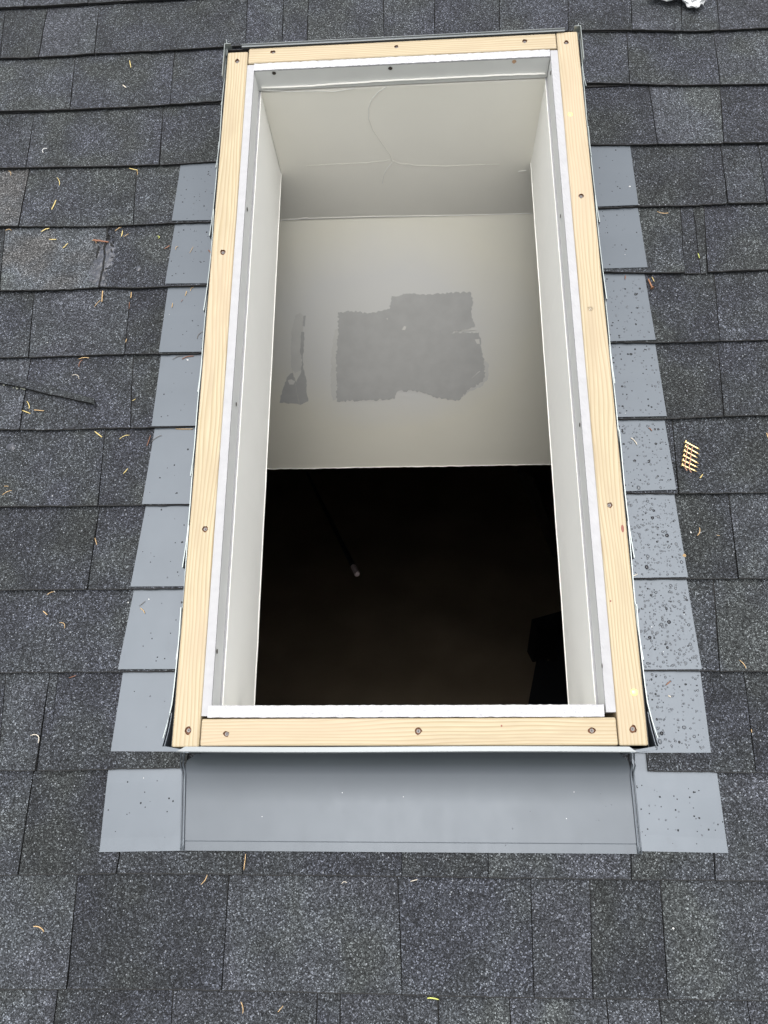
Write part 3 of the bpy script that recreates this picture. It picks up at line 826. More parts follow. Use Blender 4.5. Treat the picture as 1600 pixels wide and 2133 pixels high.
# knots and drops standing on the timber
def blob(name, x, y, rx, ry, h, m, parent=None, w=H, **k):
    p = at(x, y, w); mb = MB(); K = 12
    v = [p + V3((0, 0, h))]; 
    for rr, hh in ((.55, .8), (.88, .4), (1, -.1)):
        v += [p + V3((rx*rr*math.cos(j*2*math.pi/K), ry*rr*math.sin(j*2*math.pi/K), h*hh)) for j in range(K)]
    f = [(0, 1+j, 1+(j+1) % K) for j in range(K)]
    for r_ in range(2): f += [(1+r_*K+j, 1+(r_+1)*K+j, 1+(r_+1)*K+(j+1) % K, 1+r_*K+(j+1) % K) for j in range(K)]
    mb.add(v, f); return mb.build(name, m, parent, smooth=True, **k)
blob('knot', 1297, 1101, .0022, .0062, .0003, M['knot'], rb_)
for nm in ('knot',): pass
def fixchild(o, par):
    """parent frame may be rotated: keep the world place"""
    c = ORG[o.name]; q = par.rotation_euler.z
    o.location = Matrix.Rotation(-q, 4, 'Z') @ (c - ORG[par.name]); o.rotation_euler = (0, 0, -q)
for o in [c for c in rb_.children if c.name.startswith('knot')]: fixchild(o, rb_)
for x, y, par in ((1272,1252,rb_),(1045,1512,bb_)):
    fixchild(blob('knot', x, y, .0012, .0015, .0002, M['knot'], par), par)
blob('water_drop', 1188, 238, .0045, .0047, .0011, M['resin'], None, label='small yellowish drop on the upper right curb board, below the corner screw', cat='drop')
blob('water_drop', 1230, 643, .0045, .0045, .0014, M['water'], None, label='clear round drop halfway up the right curb board', cat='drop')
blob('water_drop', 1321, 1442, .0052, .0050, .0013, M['resin'], None, label='yellowish drop near the lower end of the right curb board', cat='drop')

# ------------------------------------------------------------------ drywall liner and shaft
shaft = empty('light_shaft', (0, .6, -.12), label='shallow painted drywall light shaft lining the skylight opening', cat='light shaft')
IU = .3242 - .0385; LT = .0132; LB = .100
def crumb_strip(name, x0, x1, y0, y1, z0, z1, axis, mats, amp, parent, inner):
    """drywall strip with a broken gypsum top; axis = direction of its length"""
    n = int(((x1 - x0) if axis == 'x' else (y1 - y0)) / .0045); m_ = 5
    T = []
    for i in range(n+1):
        a = i / n; r_ = []
        for j in range(m_+1):
            b = j / m_
            x, y = (x0 + (x1-x0)*a, y0 + (y1-y0)*b) if axis == 'x' else (x0 + (x1-x0)*b, y0 + (y1-y0)*a)
            e_ = amp * noise.noise(V3((x*140, y*140, 5))) + amp * .7 * noise.noise(V3((x*420, y*420, 9)))
            if j in (0, m_):
                dd = amp * .7 * noise.noise(V3((x*160 + 9*j, y*160, 2)))
                if axis == 'x': y += dd
                else: x += dd * .5
            r_.append(V3((x, y, z1 + e_)))
        T.append(r_)
    v = [p for r_ in T for p in r_]; k = m_+1; f = []; mi = []
    for i in range(n):
        for j in range(m_):
            q = (i*k+j, (i+1)*k+j, (i+1)*k+j+1, i*k+j+1)
            f.append(q if axis == 'x' else q[::-1]); mi.append(0)
    b0 = len(v); v += [V3((r_[0].x, r_[0].y, z0)) for r_ in T]; b1 = len(v); v += [V3((r_[-1].x, r_[-1].y, z0)) for r_ in T]
    q0 = len(v); yz = (lambda r_, e, j: V3((r_[e].x, (y0 if e == 0 else y1), z1 - .003)) if axis == 'x' else V3(((x0 if e == 0 else x1), r_[e].y, z1 - .003)))
    v += [yz(r_, 0, 0) for r_ in T]; q1_ = len(v); v += [yz(r_, -1, 0) for r_ in T]
    for c_ in range(n+1):
        for bs, src in ((b0, q0), (b1, q1_)): v[bs+c_] = V3((v[src+c_].x, v[src+c_].y, z0))
    for i in range(n):
        f.append((i*k, q0+i, q0+i+1, (i+1)*k) if axis == 'x' else (i*k, (i+1)*k, q0+i+1, q0+i)); mi.append(0)
        f.append((i*k+m_, (i+1)*k+m_, q1_+i+1, q1_+i)); mi.append(0)
    for i in range(n):
        f.append((q0+i, b0+i, b0+i+1, q0+i+1) if axis == 'x' else (q0+i, q0+i+1, b0+i+1, b0+i)); mi.append(1)
        f.append((q1_+i, q1_+i+1, b1+i+1, b1+i)); mi.append(1)
    f += [tuple([0] + [b0] + [b1] + list(range(m_, 0, -1))), tuple([n*k+j for j in range(m_+1)] + [b1+n, b0+n])]; mi += [0, 0]
    f += [(b0+i, b0+i+1, b1+i+1, b1+i) for i in range(n)]; mi += [0]*n
    o = obj(name, v, f, mats, parent)
    for p, i in zip(o.data.polygons, mi): p.material_index = i
    return o
ST = H - .0015
head_l = crumb_strip('liner_strip', -.2725, .2715, 1.2165 - .0165, 1.2160, LB, ST, 'x', [M['gyp'], M['liner']], .0011, shaft, -1)
foot_l = crumb_strip('liner_strip', -.2765, .2695, .0395, .0555, LB - .02, ST + .001, 'x', [M['gyp'], M['liner']], .0013, shaft, 1)
left_l = crumb_strip('liner_strip', -IU, -IU + LT, .0415, 1.2145, LB, ST - .001, 'y', [M['gyp2'], M['liner']], .0003, shaft, 1)
right_l = crumb_strip('liner_strip', IU - LT, IU, .0455, 1.2145, LB, ST - .001, 'y', [M['gyp2'], M['liner']], .0003, shaft, 1)
# screw holes in the liner faces
def disc(x, y, P, nrm, r, m, parent, name='screw_hole'):
    nrm = nrm.normalized(); p = hit(x, y, P, nrm) + nrm * .0004; a = V3((0,0,1)); b = nrm.cross(a).normalized(); K = 10
    ring = [p + a * r * math.cos(j*2*math.pi/K) * random.uniform(.85, 1.1) + b * r * math.sin(j*2*math.pi/K) * random.uniform(.85, 1.1) for j in range(K)]
    inn = [p + (q - p) * .55 - nrm * .0003 for q in ring]
    o = obj(name, ring + inn + [p - nrm*.0003], [(j, (j+1) % K, K+(j+1) % K, K+j) for j in range(K)] + [(K+j, K+(j+1) % K, 2*K) for j in range(K)], m, parent)
    return o
hd = plain('hole_shadow', (.05, .04, .035), .9); tn = plain('tan_putty', (.50, .32, .20), .8)
yh = 1.2000
for x, y, m in ((571,152,hd),(813,142,hd),(1071,128,tn)): disc(x, y, V3((0, yh - .0006, 0)), V3((0, -1, 0)), .0040, m, head_l)
for x, y in ((515,436),(492,842),(452,1357)): disc(x, y, V3((-IU + LT + .0006, 0, 0)), V3((1, 0, 0)), .0038, hd, left_l)
for x, y in ((1147,152),(1168,450),(1208,885),(1255,1387)): disc(x, y, V3((IU - LT - .0006, 0, 0)), V3((-1, 0, 0)), .0038, hd, right_l)
for o in (head_l, left_l, right_l):
    for c in o.children: c.location = ORG[c.name] - ORG[o.name]

SB = -.118
def wall_panel(name, x0, x1, y0, y1, z0, z1, m, axis, inner, bowl=.0):
    mb = MB(); n = 60
    mb.box((x0, y0, z0), (x1, y1, z1)); return mb.build(name, m, shaft)
sx = .2695
# side walls: their lower edges carry a slightly wavy bead
for s in (-1, 1):
    n = 90; T, B_ = [], []
    for i in range(n+1):
        a = i / n; v_ = .058 + (1.2065 - .058) * a
        wob = .0006 * noise.noise(V3((v_ * 14, s * 3, 0))) + .0003 * noise.noise(V3((v_ * 90, s, 4)))
        T.append(V3((s * (sx + wob * .6), v_, LB - .002 + .0008 * noise.noise(V3((v_*60, s, 7)))))); B_.append(V3((s * (sx + wob + (.001 if s < 0 else -.0005)), v_, SB + .0006 * noise.noise(V3((v_*120, s*7, 1))))))
    v = T + B_ + [p + V3((s * .0125, 0, 0)) for p in T] + [p + V3((s * .0125, 0, 0)) for p in B_]
    k = n+1; f = []; mi = []
    for i in range(n):
        qs = [(i, i+1, k+i+1, k+i), (2*k+i+1, 2*k+i, 3*k+i, 3*k+i+1), (i+1, i, 2*k+i, 2*k+i+1), (k+i, k+i+1, 3*k+i+1, 3*k+i)]
        for c_, q in enumerate(qs): f.append(q if s < 0 else q[::-1]); mi.append([0, 0, 1, 1][c_])
    o = obj('side_wall', v, f, [M['cream'], M['gyp2']], shaft, smooth=False)
    for p, i in zip(o.data.polygons, mi): p.material_index = i
    bp_ = [B_[i] + V3((-s * .0003, 0, .0006)) for i in range(0, n+1, 3)]
    mb = MB(); mb.tube(bp_, .0011, 6); mb.build('bead', M['bead'], o); c = o.children[0]; c.location = ORG[c.name] - ORG[o.name]
    # plaster ridge line along the top
    mb = MB(); mb.tube([T[i] + V3((-s * .0003, 0, -.001)) for i in range(0, n+1, 2)], [.0006 + .0005 * abs(noise.noise(V3((i*.21, s, 0)))) for i in range(0, n+1, 2)], 6)
    mb.build('plaster_ridge', M['bead'], o); c = o.children[1]; c.location = ORG[c.name] - ORG[o.name]
mb = MB(); mb.box((-sx + .0005, .045, SB), (sx - .0005, .0575, LB - .022)); mb.build('foot_wall', M['cream'], shaft)
# timber blocking between liner and roof framing closes the cavity
mb = MB()
for s in (-1, 1):
    xs = sorted((s * (sx + .0135), s * .335)); mb.box((xs[0], -.02, SB - .0005), (xs[1], 1.27, -.021))
mb.box((-.28, -.02, SB - .0005), (.28, .0445, -.021))
mb.build('rafter_blocking', M['dark'], shaft)

# ------------------------------------------------------------------ room under the roof
down = ROOF.inverted().to_3x3() @ V3((0, 0, -1))                # plumb, in the roof frame
VA = 1.1985
PA, NA = V3((0, VA, 0)), V3((0, -1, .0))
cl, cr = hit(580, 460, PA, NA), hit(1108, 445, PA, NA)
room = empty('stairwell_wall', (0, VA, -.6), label='painted wall below the head of the light shaft, part skim coated, ending in a ragged edge over the dark room', cat='wall')
mb = MB()
def ext(a, b, u): t_ = (u - a.x) / (b.x - a.x); return a + (b - a) * t_
cA0, cA1 = ext(cl, cr, -1.3), ext(cl, cr, 1.3)
n = 24
topA = [V3((-1.3 + 2.6 * i / n, VA, -.119)) for i in range(n+1)]
botA = [cA0 + (cA1 - cA0) * (i / n) for i in range(n+1)]
v = [V3((-sx, VA, LB - .0035)), V3((sx, VA, LB - .0035)), V3((sx, VA, -.119)), V3((-sx, VA, -.119))]
thk = V3((0, .0125, 0))
v2 = [p + thk for p in v]
mb.add(v + v2, [(3,2,1,0), (0,1,5,4), (4,5,6,7)])
n1 = n+1
vv = topA + botA; vv += [p + thk for p in vv]
mb.add(vv, [(n1+i, n1+i+1, i+1, i) for i in range(n)] + [(2*n1+i, 2*n1+i+1, 3*n1+i+1, 3*n1+i) for i in range(n)] + [(i, i+1, 2*n1+i+1, 2*n1+i) for i in range(n)])
mb.build('upper_wall', M['wallA'], room)
NB = (cr - cl).cross(down); NB.normalize()
if NB.z < 0: NB = -NB
if NB.dot(CAM_T - cl) < 0: NB = -NB
PB = (cl + cr) / 2
bl, br = hit(547, 977, PB, NB), hit(1148, 967, PB, NB)
cB0, cB1 = ext(cl, cr, -1.3), ext(cl, cr, 1.3); dB0, dB1 = ext(bl, br, -1.3), ext(bl, br, 1.3)
print('crease', cl, cr, 'bottom', bl, br, 'NB', NB)
N = 500; T = []; B_ = []
for i in range(N+1):
    a = i / N; T.append(cB0 + (cB1 - cB0) * a); p = dB0 + (dB1 - dB0) * a
    B_.append(p + down * (.0025 * noise.noise(V3((p.x * 40, 0, 3))) + .0015 * noise.noise(V3((p.x * 150, 0, 8)))))
k = N+1; back = -NB * .0125
v = T + B_ + [p + back for p in T] + [p + back for p in B_]
f = [(k+i, k+i+1, i+1, i) for i in range(N)] + [(2*k+i, 2*k+i+1, 3*k+i+1, 3*k+i) for i in range(N)] + [(k+i+1, k+i, 3*k+i, 3*k+i+1) for i in range(N)]
wb = obj('lower_wall', v, f, [M['wallB'], M['bead']], room, origin=PB)
for p in wb.data.polygons:
    if p.index >= 2*N: p.material_index = 1
mb = MB(); mb.tube([B_[i] + NB * .0006 for i in range(0, N+1, 2)], [.0011 + .0012 * abs(noise.noise(V3((i * .35, 1, 0)))) for i in range(0, N+1, 2)], 5)
mb.build('torn_edge', M['bead'], room)
# skim coat centre and extent in the wall's object coordinates
cen = hit(800, 700, PB, NB) - PB
ex = abs((hit(1080, 700, PB, NB) - hit(560, 700, PB, NB)).x) / 2 * 1.25; ey = ((hit(800, 540, PB, NB) - hit(800, 880, PB, NB)).length / 2) * 1.35
WB_MAP.inputs['Location'].default_value = (-cen.x / ex - .0, 0, 0)
# mapping: scale first, then shift (location is added after scaling)
WB_MAP.inputs['Scale'].default_value = (1 / ex, 1 / ey, 1 / ey)
WB_MAP.inputs['Location'].default_value = (-(cen.x + .06) / ex, -(cen.y + .06) / ey, -(cen.z + .06) / ey)
def ragged(pts, amp, step):
    out = []
    for i in range(len(pts)):
        a, b = V3((*pts[i], 0)), V3((*pts[(i+1) % len(pts)], 0)); d = (b - a); L_ = d.length; m_ = max(1, int(L_ / step))
        nn = V3((-d.y, d.x, 0)).normalized()
        for j in range(m_):
            out.append(a + d * (j / m_) + nn * (random.uniform(-amp, amp) if j else 0))
    return [(p.x, p.y) for p in out]
def wallpatch(name, pts, m, h, amp=2.0, step=5, label=None):
    pp_ = ragged(pts, amp, step); P = [hit(x, y, PB, NB) + NB * h for x, y in pp_]; TRI = mathutils.geometry.tessellate_polygon([[V3((x, y, 0)) for x, y in pp_]])
    me_o = obj(name, P, [tuple(t_) for t_ in TRI], m, room, label=label)
    bm = bmesh.new(); bm.from_mesh(me_o.data)
    bm.normal_update()
    for f_ in bm.faces:
        if f_.normal.dot(NB) < 0: f_.normal_flip()
    bm.to_mesh(me_o.data); bm.free()
    return me_o
def zz(l): return [(500 + x * .4375, 400 + y * .4375) for x, y in l]
wallpatch('bare_patch', zz([(468,572),(530,566),(600,575),(640,572),(712,556),(722,495),(800,484),(900,486),(1000,478),(1098,476),(1110,520),(1100,570),(1118,640),(1060,655),(1005,668),(1140,668),(1145,730),(1160,790),(1168,880),(1150,905),(1090,940),(1040,992),(960,985),(900,965),(830,945),(750,948),(735,985),(600,992),(460,996),(462,900),(458,780),(468,660)]), M['patch'], .0006, 2.3, 3, label='bare grey patch with ragged edges on the skim coated wall')
wallpatch('bare_patch', zz([(225,880),(250,860),(268,905),(290,860),(296,800),(285,760),(290,700),(292,665),(305,665),(304,720),(300,770),(300,830),(315,890),(318,960),(325,995),(285,1012),(240,1005),(188,1002),(200,950)]), M['patch'], .0006, 1.4, 4)
wallpatch('bare_patch', zz([(303,588),(314,588),(308,640),(298,636)]), M['patch'], .0006, .6, 4)
M['smear'] = plain('thin_compound', (.655, .65, .615), .8, nscale=25, namp=.04)
wallpatch('compound_smear', zz([(262,590),(285,575),(303,590),(300,660),(292,760),(290,850),(262,862),(246,840),(243,760),(246,660)]), M['smear'], .0003, 1.5, 4)
wallpatch('compound_smear', zz([(452,655),(468,650),(466,780),(462,985),(440,992),(432,900),(436,760)]), M['smear'], .0003, 1.5, 4)
wallpatch('compound_smear', zz([(1160,800),(1186,820),(1180,890),(1150,925),(1090,950),(1060,975),(1090,938),(1150,903),(1168,880)]), M['smear'], .0003, 1.5, 4)
for pts in ([(770,655),(782,636),(792,640),(786,656)], [(1010,664),(1125,650),(1128,656)], [(1100,888),(1140,850),(1143,853)], [(228,895),(245,890),(262,900),(255,915),(235,915)], [(1118,700),(1140,698),(1142,722),(1128,722)], [(696,600),(704,600),(703,607)]):
    wallpatch('plaster_fleck', zz(pts), M['ridge'], .0011, .4, 3)
def hair(pts, m, r, P, N_, name='hairline_crack', parent=room):
    pp = [hit(x, y, P, N_) + N_ * r * .3 for x, y in pts]; q = []
    for i in range(len(pp)-1):
        for j in range(5):
            q.append(pp[i].lerp(pp[i+1], j / 5) + V3((0, 0, 1)) * random.uniform(-.0006, .0006))
    q.append(pp[-1]); mb = MB(); mb.tube(q, r, 5); return mb.build(name, m, parent)
hair(zz([(248,845),(262,905),(272,960),(284,1012)]), M['crack'], .0007, PB, NB)
# cracks and paint runs on the upper wall
A = (PA, NA)
hair([(640,345),(700,342),(760,339),(800,335),(814,333),(830,340),(870,345),(930,346),(985,343),(1040,342)], M['crack'], .0005, *A)
hair([(806,180),(790,190),(775,205),(768,225),(768,248)], M['ridge'], .0008, *A, name='paint_run')
hair([(768,248),(776,270),(788,288),(800,305),(812,322),(816,334)], M['crack'], .0005, *A)
hair([(816,340),(806,352),(800,365),(796,382)], M['ridge'], .0007, *A, name='paint_run')
hair([(546,188),(600,190),(660,189),(700,190),(740,183)], M['ridge'], .0009, *A, name='paint_run')
hair([(545,182),(640,179),(700,174),(800,168),(900,163),(1000,158),(1080,154),(1136,153)], M['bead'], .0016, *A, name='plaster_ridge')
hair([(580,459),(640,455),(760,451),(900,449),(1000,447),(1108,444)], M['ridge'], .0010, *A, name='paint_run')
hair([(590,457),(620,456),(642,453)], M['ridge'], .0012, *A, name='paint_run')
hair([(1080,357),(1096,355)], M['ridge'], .0009, *A, name='paint_run')
# ceiling round the shaft (underside of the roof), floor and far walls of the dark room
def quadbox(name, a, b, m, parent=None, **k):
    mb = MB(); mb.box(a, b); return mb.build(name, m, parent, **k)
M['ceil'] = plain('ceiling_paint', (.78, .77, .73), .7)
ceil = empty('ceiling', (0, 0, -.13), kind='structure')
for a, b in (((-2.2, -2.5, -.135), (-sx - .014, 1.1980, -.120)), ((sx + .014, -2.5, -.135), (2.2, 1.1980, -.120)), ((-sx - .0135, -2.5, -.135), (sx + .0135, .044, -.120))):
    quadbox('ceiling_board', a, b, M['ceil'], ceil)
WORLD = []
FZ = -4.3
def world_box(name, a, b, m, **k):
    mb = MB(); mb.box(a, b); o = mb.build(name, m, None, **k); WORLD.append(o); return o
RY0, RY1 = -2.6, 7.5
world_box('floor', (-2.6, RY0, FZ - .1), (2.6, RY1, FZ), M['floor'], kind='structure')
def under_roof(name, x0, x1, y0, y1, label):
    """wall of the room whose top follows the underside of the roof"""
    mb = MB(); z = lambda y: y * math.tan(PITCH) - .03
    mb.add([(x0,y0,FZ),(x1,y0,FZ),(x1,y1,FZ),(x0,y1,FZ),(x0,y0,z(y0)),(x1,y0,z(y0)),(x1,y1,z(y1)),(x0,y1,z(y1))],
           [(3,2,1,0),(4,5,6,7),(0,1,5,4),(1,2,6,5),(2,3,7,6),(3,0,4,7)])
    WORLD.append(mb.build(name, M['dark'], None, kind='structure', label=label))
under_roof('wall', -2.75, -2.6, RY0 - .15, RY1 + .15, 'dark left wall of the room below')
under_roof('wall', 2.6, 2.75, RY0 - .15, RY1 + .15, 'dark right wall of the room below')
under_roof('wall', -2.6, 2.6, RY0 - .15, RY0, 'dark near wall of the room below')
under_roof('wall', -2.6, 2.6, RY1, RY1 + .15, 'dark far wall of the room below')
# dim things far below, placed on the floor through the opening
Ri = ROOF.inverted(); Ri3 = Ri.to_3x3()
def onfloor(x, y, h=0.0):
    """photo pixel -> world point at height h above the room floor"""
    o_ = ROOF @ CAM_T; d = ROOF.to_3x3() @ ray(x, y); t_ = (FZ + h - o_.z) / d.z; return o_ + d * t_
def wthing(name, label, cat, origin):
    o = empty(name, origin, label=label, cat=cat); WORLD.append(o); return o
tip, foot = onfloor(744, 1196, 2.6), onfloor(640, 985, .02)
ax = (foot - tip).normalized()
pole = wthing('extension_pole', 'thin dark pole with a pale grey tip, leaning in the dark room below', 'pole', foot)
mb = MB(); mb.tube([tip + ax * .15, foot], .013, 8); mb.build('shaft', M['black'], pole)
mb = MB(); mb.tube([tip, tip + ax * .01, tip + ax * .15, tip + ax * .16], [.010, .014, .0145, .012], 10); mb.build('grip_tip', M['greytip'], pole)
def dimbox(pix, h, name, label, cat, m='black'):
    P = [onfloor(x, y, h) for x, y in pix]; n = len(P)
    mb = MB(); bot = [p - V3((0, 0, h - .002)) for p in P]
    mb.add(P + bot, [tuple(range(n))] + [(j, n+j, n+(j+1) % n, (j+1) % n) for j in range(n)])
    o = mb.build(name, M[m], None, label=label, cat=cat); WORLD.append(o); return o
dimbox([(1108,1290),(1172,1272),(1200,1300),(1120,1312)], .45, 'storage_box', 'flat black box shape lit faintly beside the right shaft wall, far below', 'box')
dimbox([(1152,1330),(1200,1290),(1220,1400),(1165,1382)], .40, 'storage_crate', 'small angular black crate in the dark room, below the flat box', 'crate')
dimbox([(1118,1372),(1160,1378),(1215,1400),(1215,1500),(1096,1490)], .75, 'cabinet', 'large black cabinet shape in the lower right of the dark opening', 'cabinet')
bp0, bp1 = onfloor(1095, 985, 1.7), onfloor(1165, 1160, .3)
bm_ = wthing('leaning_board', 'long board leaning in the dark at the upper right of the opening', 'board', bp1)
mb = MB(); d_ = (bp1 - bp0).normalized(); sd_ = d_.cross(V3((0,0,1))).normalized() * .07; th_ = V3((0, 0, -.04))
mb.add([bp0 - sd_, bp0 + sd_, bp1 + sd_, bp1 - sd_] + [q + th_ for q in (bp0 - sd_, bp0 + sd_, bp1 + sd_, bp1 - sd_)], [(0,1,2,3),(7,6,5,4),(0,4,5,1),(1,5,6,2),(2,6,7,3),(3,7,4,0)])
mb.build('plank', M['dark'], bm_)

# ------------------------------------------------------------------ things lying on the roof
NEED = [
 # x0,y0,x1,y1, material, radius, bend, label
 (270,126,273,141,'needle',.9,0,'yellow needle on the second course, upper left'),
 (256,177,263,183,'pale',1.0,0,'short pale chip on the upper left shingles'),
 (270,351,288,355,'needle',.8,0,'yellow needle below a course line, left of the topmost flashing'),
 (285,356,286,365,'needle2',.5,.1,'tiny tan needle hanging off the course line left of the topmost flashing'),
 (119,370,124,387,'needle',.6,.1,'thin yellow needle right of the pale worn shingle'),
 (117,417,108,437,'needle',1.1,0,'thick yellow needle between the pale worn shingle and the left flashings'),
 (18,356,22,366,'needle2',.5,.2,'tan needle on the pale worn shingle'),
 (12,480,24,481,'needle2',.6,.3,'tan curled needle at the left edge, above the worn shingle'),
 (86,483,103,476,'needle',1.0,.1,'bright yellow needle above the worn shingle left of the tar'),
 (103,499,118,499,'needle',.9,0,'level yellow needle on the worn shingle'),
 (131,517,142,507,'needle',.9,0,'slanting yellow needle on the worn shingle near the tar'),
 (191,501,201,507,'needle2',.5,.2,'tan wisp just above the tar patch'),
 (240,481,253,474,'needle2',.6,.1,'tan needle above and right of the tar patch'),
 (253,493,256,481,'needle',.9,0,'upright yellow needle right of the tar patch'),
 (258,493,268,487,'needle2',.5,0,'thin tan needle beside the upright yellow one'),
 (328,492,330,497,'needle5',.7,.5,'tiny green curl left of the second flashing'),
 (343,518,354,512,'needle3',.9,0,'brown chip at the edge of the second left flashing'),
 (366,520,371,513,'needle2',.5,.2,'tan scrap on the second left flashing'),
 (395,527,403,514,'needle2',.4,0,'thin tan needle on the second left flashing'),
 (434,521,441,535,'needle3',.9,.1,'brown needle against the curb on the second left flashing'),
 (386,616,389,607,'needle2',.7,0,'short tan needle near the top of the third left flashing'),
 (397,606,404,598,'needle2',.5,.2,'tan scrap at the top of the third left flashing'),
 (377,629,381,624,'needle3',.4,0,'tiny brown needle on the third left flashing'),
 (358,641,360,632,'needle2',.7,0,'tan needle at the left of the third left flashing'),
 (411,706,424,691,'needle4',.5,.2,'dark curved needle low on the third left flashing'),
 (197,640,210,626,'needle2',.5,.1,'thin tan needle below the tar patch'),
 (273,621,274,609,'needle2',.9,0,'tan needle stuck in the seam right of the tar patch'),
 (269,643,270,629,'needle3',.5,0,'brown needle in the seam below the tan one'),
 (262,713,264,706,'needle2',.7,0,'short tan needle low in the seam left of the third flashing'),
 (164,748,186,746,'needle2',.7,.1,'tan needle under a course line left of the fourth flashing'),
 (165,764,172,750,'needle3',.6,.2,'brown needle hanging from the tan one left of the fourth flashing'),
 (150,782,165,790,'pale',.4,.3,'pale curved straw above the torn flap'),
 (56,836,61,852,'needle',.7,.1,'upright yellow needle below the torn flap'),
 (47,855,64,862,'needle',.8,0,'yellow needle lowest of three below the torn flap'),
 (71,854,92,856,'needle2',.8,0,'level tan needle below the torn flap'),
 (276,835,283,831,'needle',.5,0,'tiny yellow needle left of the fourth flashing'),
 (379,748,404,742,'needle3',.8,.1,'reddish needle at the top of the fourth left flashing'),
 (360,749,381,742,'needle4',.5,.15,'dark curved needle beside the reddish one on the fourth left flashing'),
 (364,891,402,894,'needle2',.6,0,'long tan needle at the top of the fifth left flashing'),
 (198,899,213,911,'needle',1.0,0,'fat yellow needle left of the fifth flashing'),
 (249,915,270,907,'needle',.6,.15,'curved yellow needle near the fifth left flashing'),
 (306,929,314,907,'needle3',.6,0,'red-brown needle at the edge of the fifth left flashing'),
 (316,920,337,907,'needle4',.5,.1,'dark needle on the corner of the fifth left flashing'),
 (257,987,267,976,'needle',.7,0,'yellow needle alone left of the fifth flashing'),
 (5,1031,25,1022,'needle2',.5,.1,'tan needle at the left edge of the roof, mid height'),
 (9,1013,18,1014,'needle2',.5,.1,'short tan needle above it at the left edge'),
 (198,1121,202,1135,'needle2',.7,0,'tan needle in a seam left of the sixth flashing'),
 (98,1240,113,1233,'needle2',.5,.15,'tan needle under a course line left of the seventh flashing'),
 (90,1273,99,1281,'needle2',.8,0,'short tan needle left of the seventh flashing'),
 (124,1297,135,1309,'needle2',.5,.3,'curled tan needle left of the seventh flashing'),
 (292,1267,302,1278,'needle2',.7,.1,'tan needle on the seventh left flashing'),
 (290,1263,303,1252,'needle4',.4,0,'dark needle on the seventh left flashing'),
 (144,1412,159,1407,'needle3',.5,0,'brown needle just below a course line, lower left'),
 (64,1532,80,1548,'pale',.6,.4,'pale curled needle lower left, in a wide seam'),
 (512,1779,508,1812,'needle2',.6,0,'long tan needle just below the apron flashing'),
 (432,1822,419,1842,'needle2',.6,.1,'tan needle crossing a course line below the apron'),
 (70,1930,92,1941,'needle2',.8,.15,'curved tan needle alone at the bottom left'),
 (502,2087,506,2111,'needle2',.6,.1,'upright tan needle on the lowest course'),
 (590,2095,579,2108,'needle2',.5,0,'short slanting tan needle on the lowest course'),
 (712,1841,723,1839,'pale',.4,.3,'pale straw scrap below the middle of the apron'),
 (855,1836,870,1832,'pale',.5,0,'pale needle under a course line below the apron'),
 (890,2079,914,2082,'needle5',1.0,.05,'yellow-green needle at the bottom of the roof, centre'),
 (1369,441,1392,444,'needle2',.6,-.1,'tan needle right of the second right flashing'),
 (1454,528,1457,538,'needle5',.7,0,'yellow-green needle in a seam, upper right'),
 (1358,577,1363,587,'needle',.6,0,'short yellow needle beside the rusty nail'),
 (1303,574,1302,582,'needle3',.8,0,'brown chip at the top of the third right flashing'),
 (1314,912,1327,927,'pale',.7,.1,'pale straw on the fifth right flashing'),
 (1351,891,1358,898,'needle3',.7,.1,'small brown chip near the top of the fifth right flashing'),
 (1458,996,1464,988,'needle',.8,0,'short yellow needle under the strip of nails'),
 (1457,1099,1452,1116,'needle2',.7,.15,'curved tan needle right of the sixth right flashing'),
 (1540,1375,1554,1392,'needle2',.6,.1,'tan needle right of the seventh right flashing'),
 (1387,1427,1397,1419,'needle3',.9,0,'red-brown twig on the lowest right flashing'),
 (1392,1449,1397,1452,'pale',.9,0,'tiny pale chip on the lowest right flashing'),
 (1319,1200,1328,1196,'pale',.6,0,'pale needle at the foot of the sixth right flashing'),
 (1438,1108,1440,1110,'chip',1.0,0,'tiny white crumb near the sixth right flashing'),
 (1493,1115,1499,1116,'needle2',.4,0,'tiny tan scrap to the right of the curved needle'),
 (1597,902,1600,912,'needle2',.8,0,'tan needle cut by the right edge of the photo'),
 (1565,1519,1566,1526,'needle2',.6,0,'small tan needle in the seam at the lower right'),
]
GRP = 'needles and straws scattered on the roof'
for x0, y0, x1, y1, mt, r, bd, lbl in NEED:
    # things on the metal sit a little higher
    onm = any((b[0] < x0 < 450 or 1240 < x0 < b[0]) for a, b in []) 
    a, b = onroof(x0, y0, .0022), onroof(x1, y1, .0022)
    d = b - a; nrm = V3((-d.y, d.x, 0)); pts = []; rr = []
    for i in range(7):
        t_ = i / 6; p = a + d * t_ + nrm * bd * 4 * t_ * (1 - t_)
        p = V3((p.x, p.y, surf(p.x, p.y) + .0022 + random.uniform(0, .0006) + .0008 * abs(t_ - .3)))
        pts.append(p); rr.append(r * .00098 * (.55 + .9 * math.sin(math.pi * (.12 + .76 * t_)) * .6 + .05))
    mb = MB(); mb.tube(pts, rr, 6, flat=.7)
    mb.build('pine_needle' if mt not in ('chip',) else 'white_crumb', M[mt], None, smooth=True, label=lbl, cat='needle' if mt != 'chip' else 'crumb', group=GRP if mt != 'chip' else None)
def stick(name, x0, y0, x1, y1, r0, r1, m, label, cat, lift=.004):
    a, b = onroof(x0, y0, lift), onroof(x1, y1, lift); mb = MB()
    pts = [a.lerp(b, t_ / 5) + V3((0, random.uniform(-.0004, .0004), random.uniform(-.0003, .0003))) for t_ in range(6)]
    mb.tube(pts, [r0 + (r1 - r0) * t_ / 5 for t_ in range(6)], 7); return mb.build(name, m, None, label=label, cat=cat)
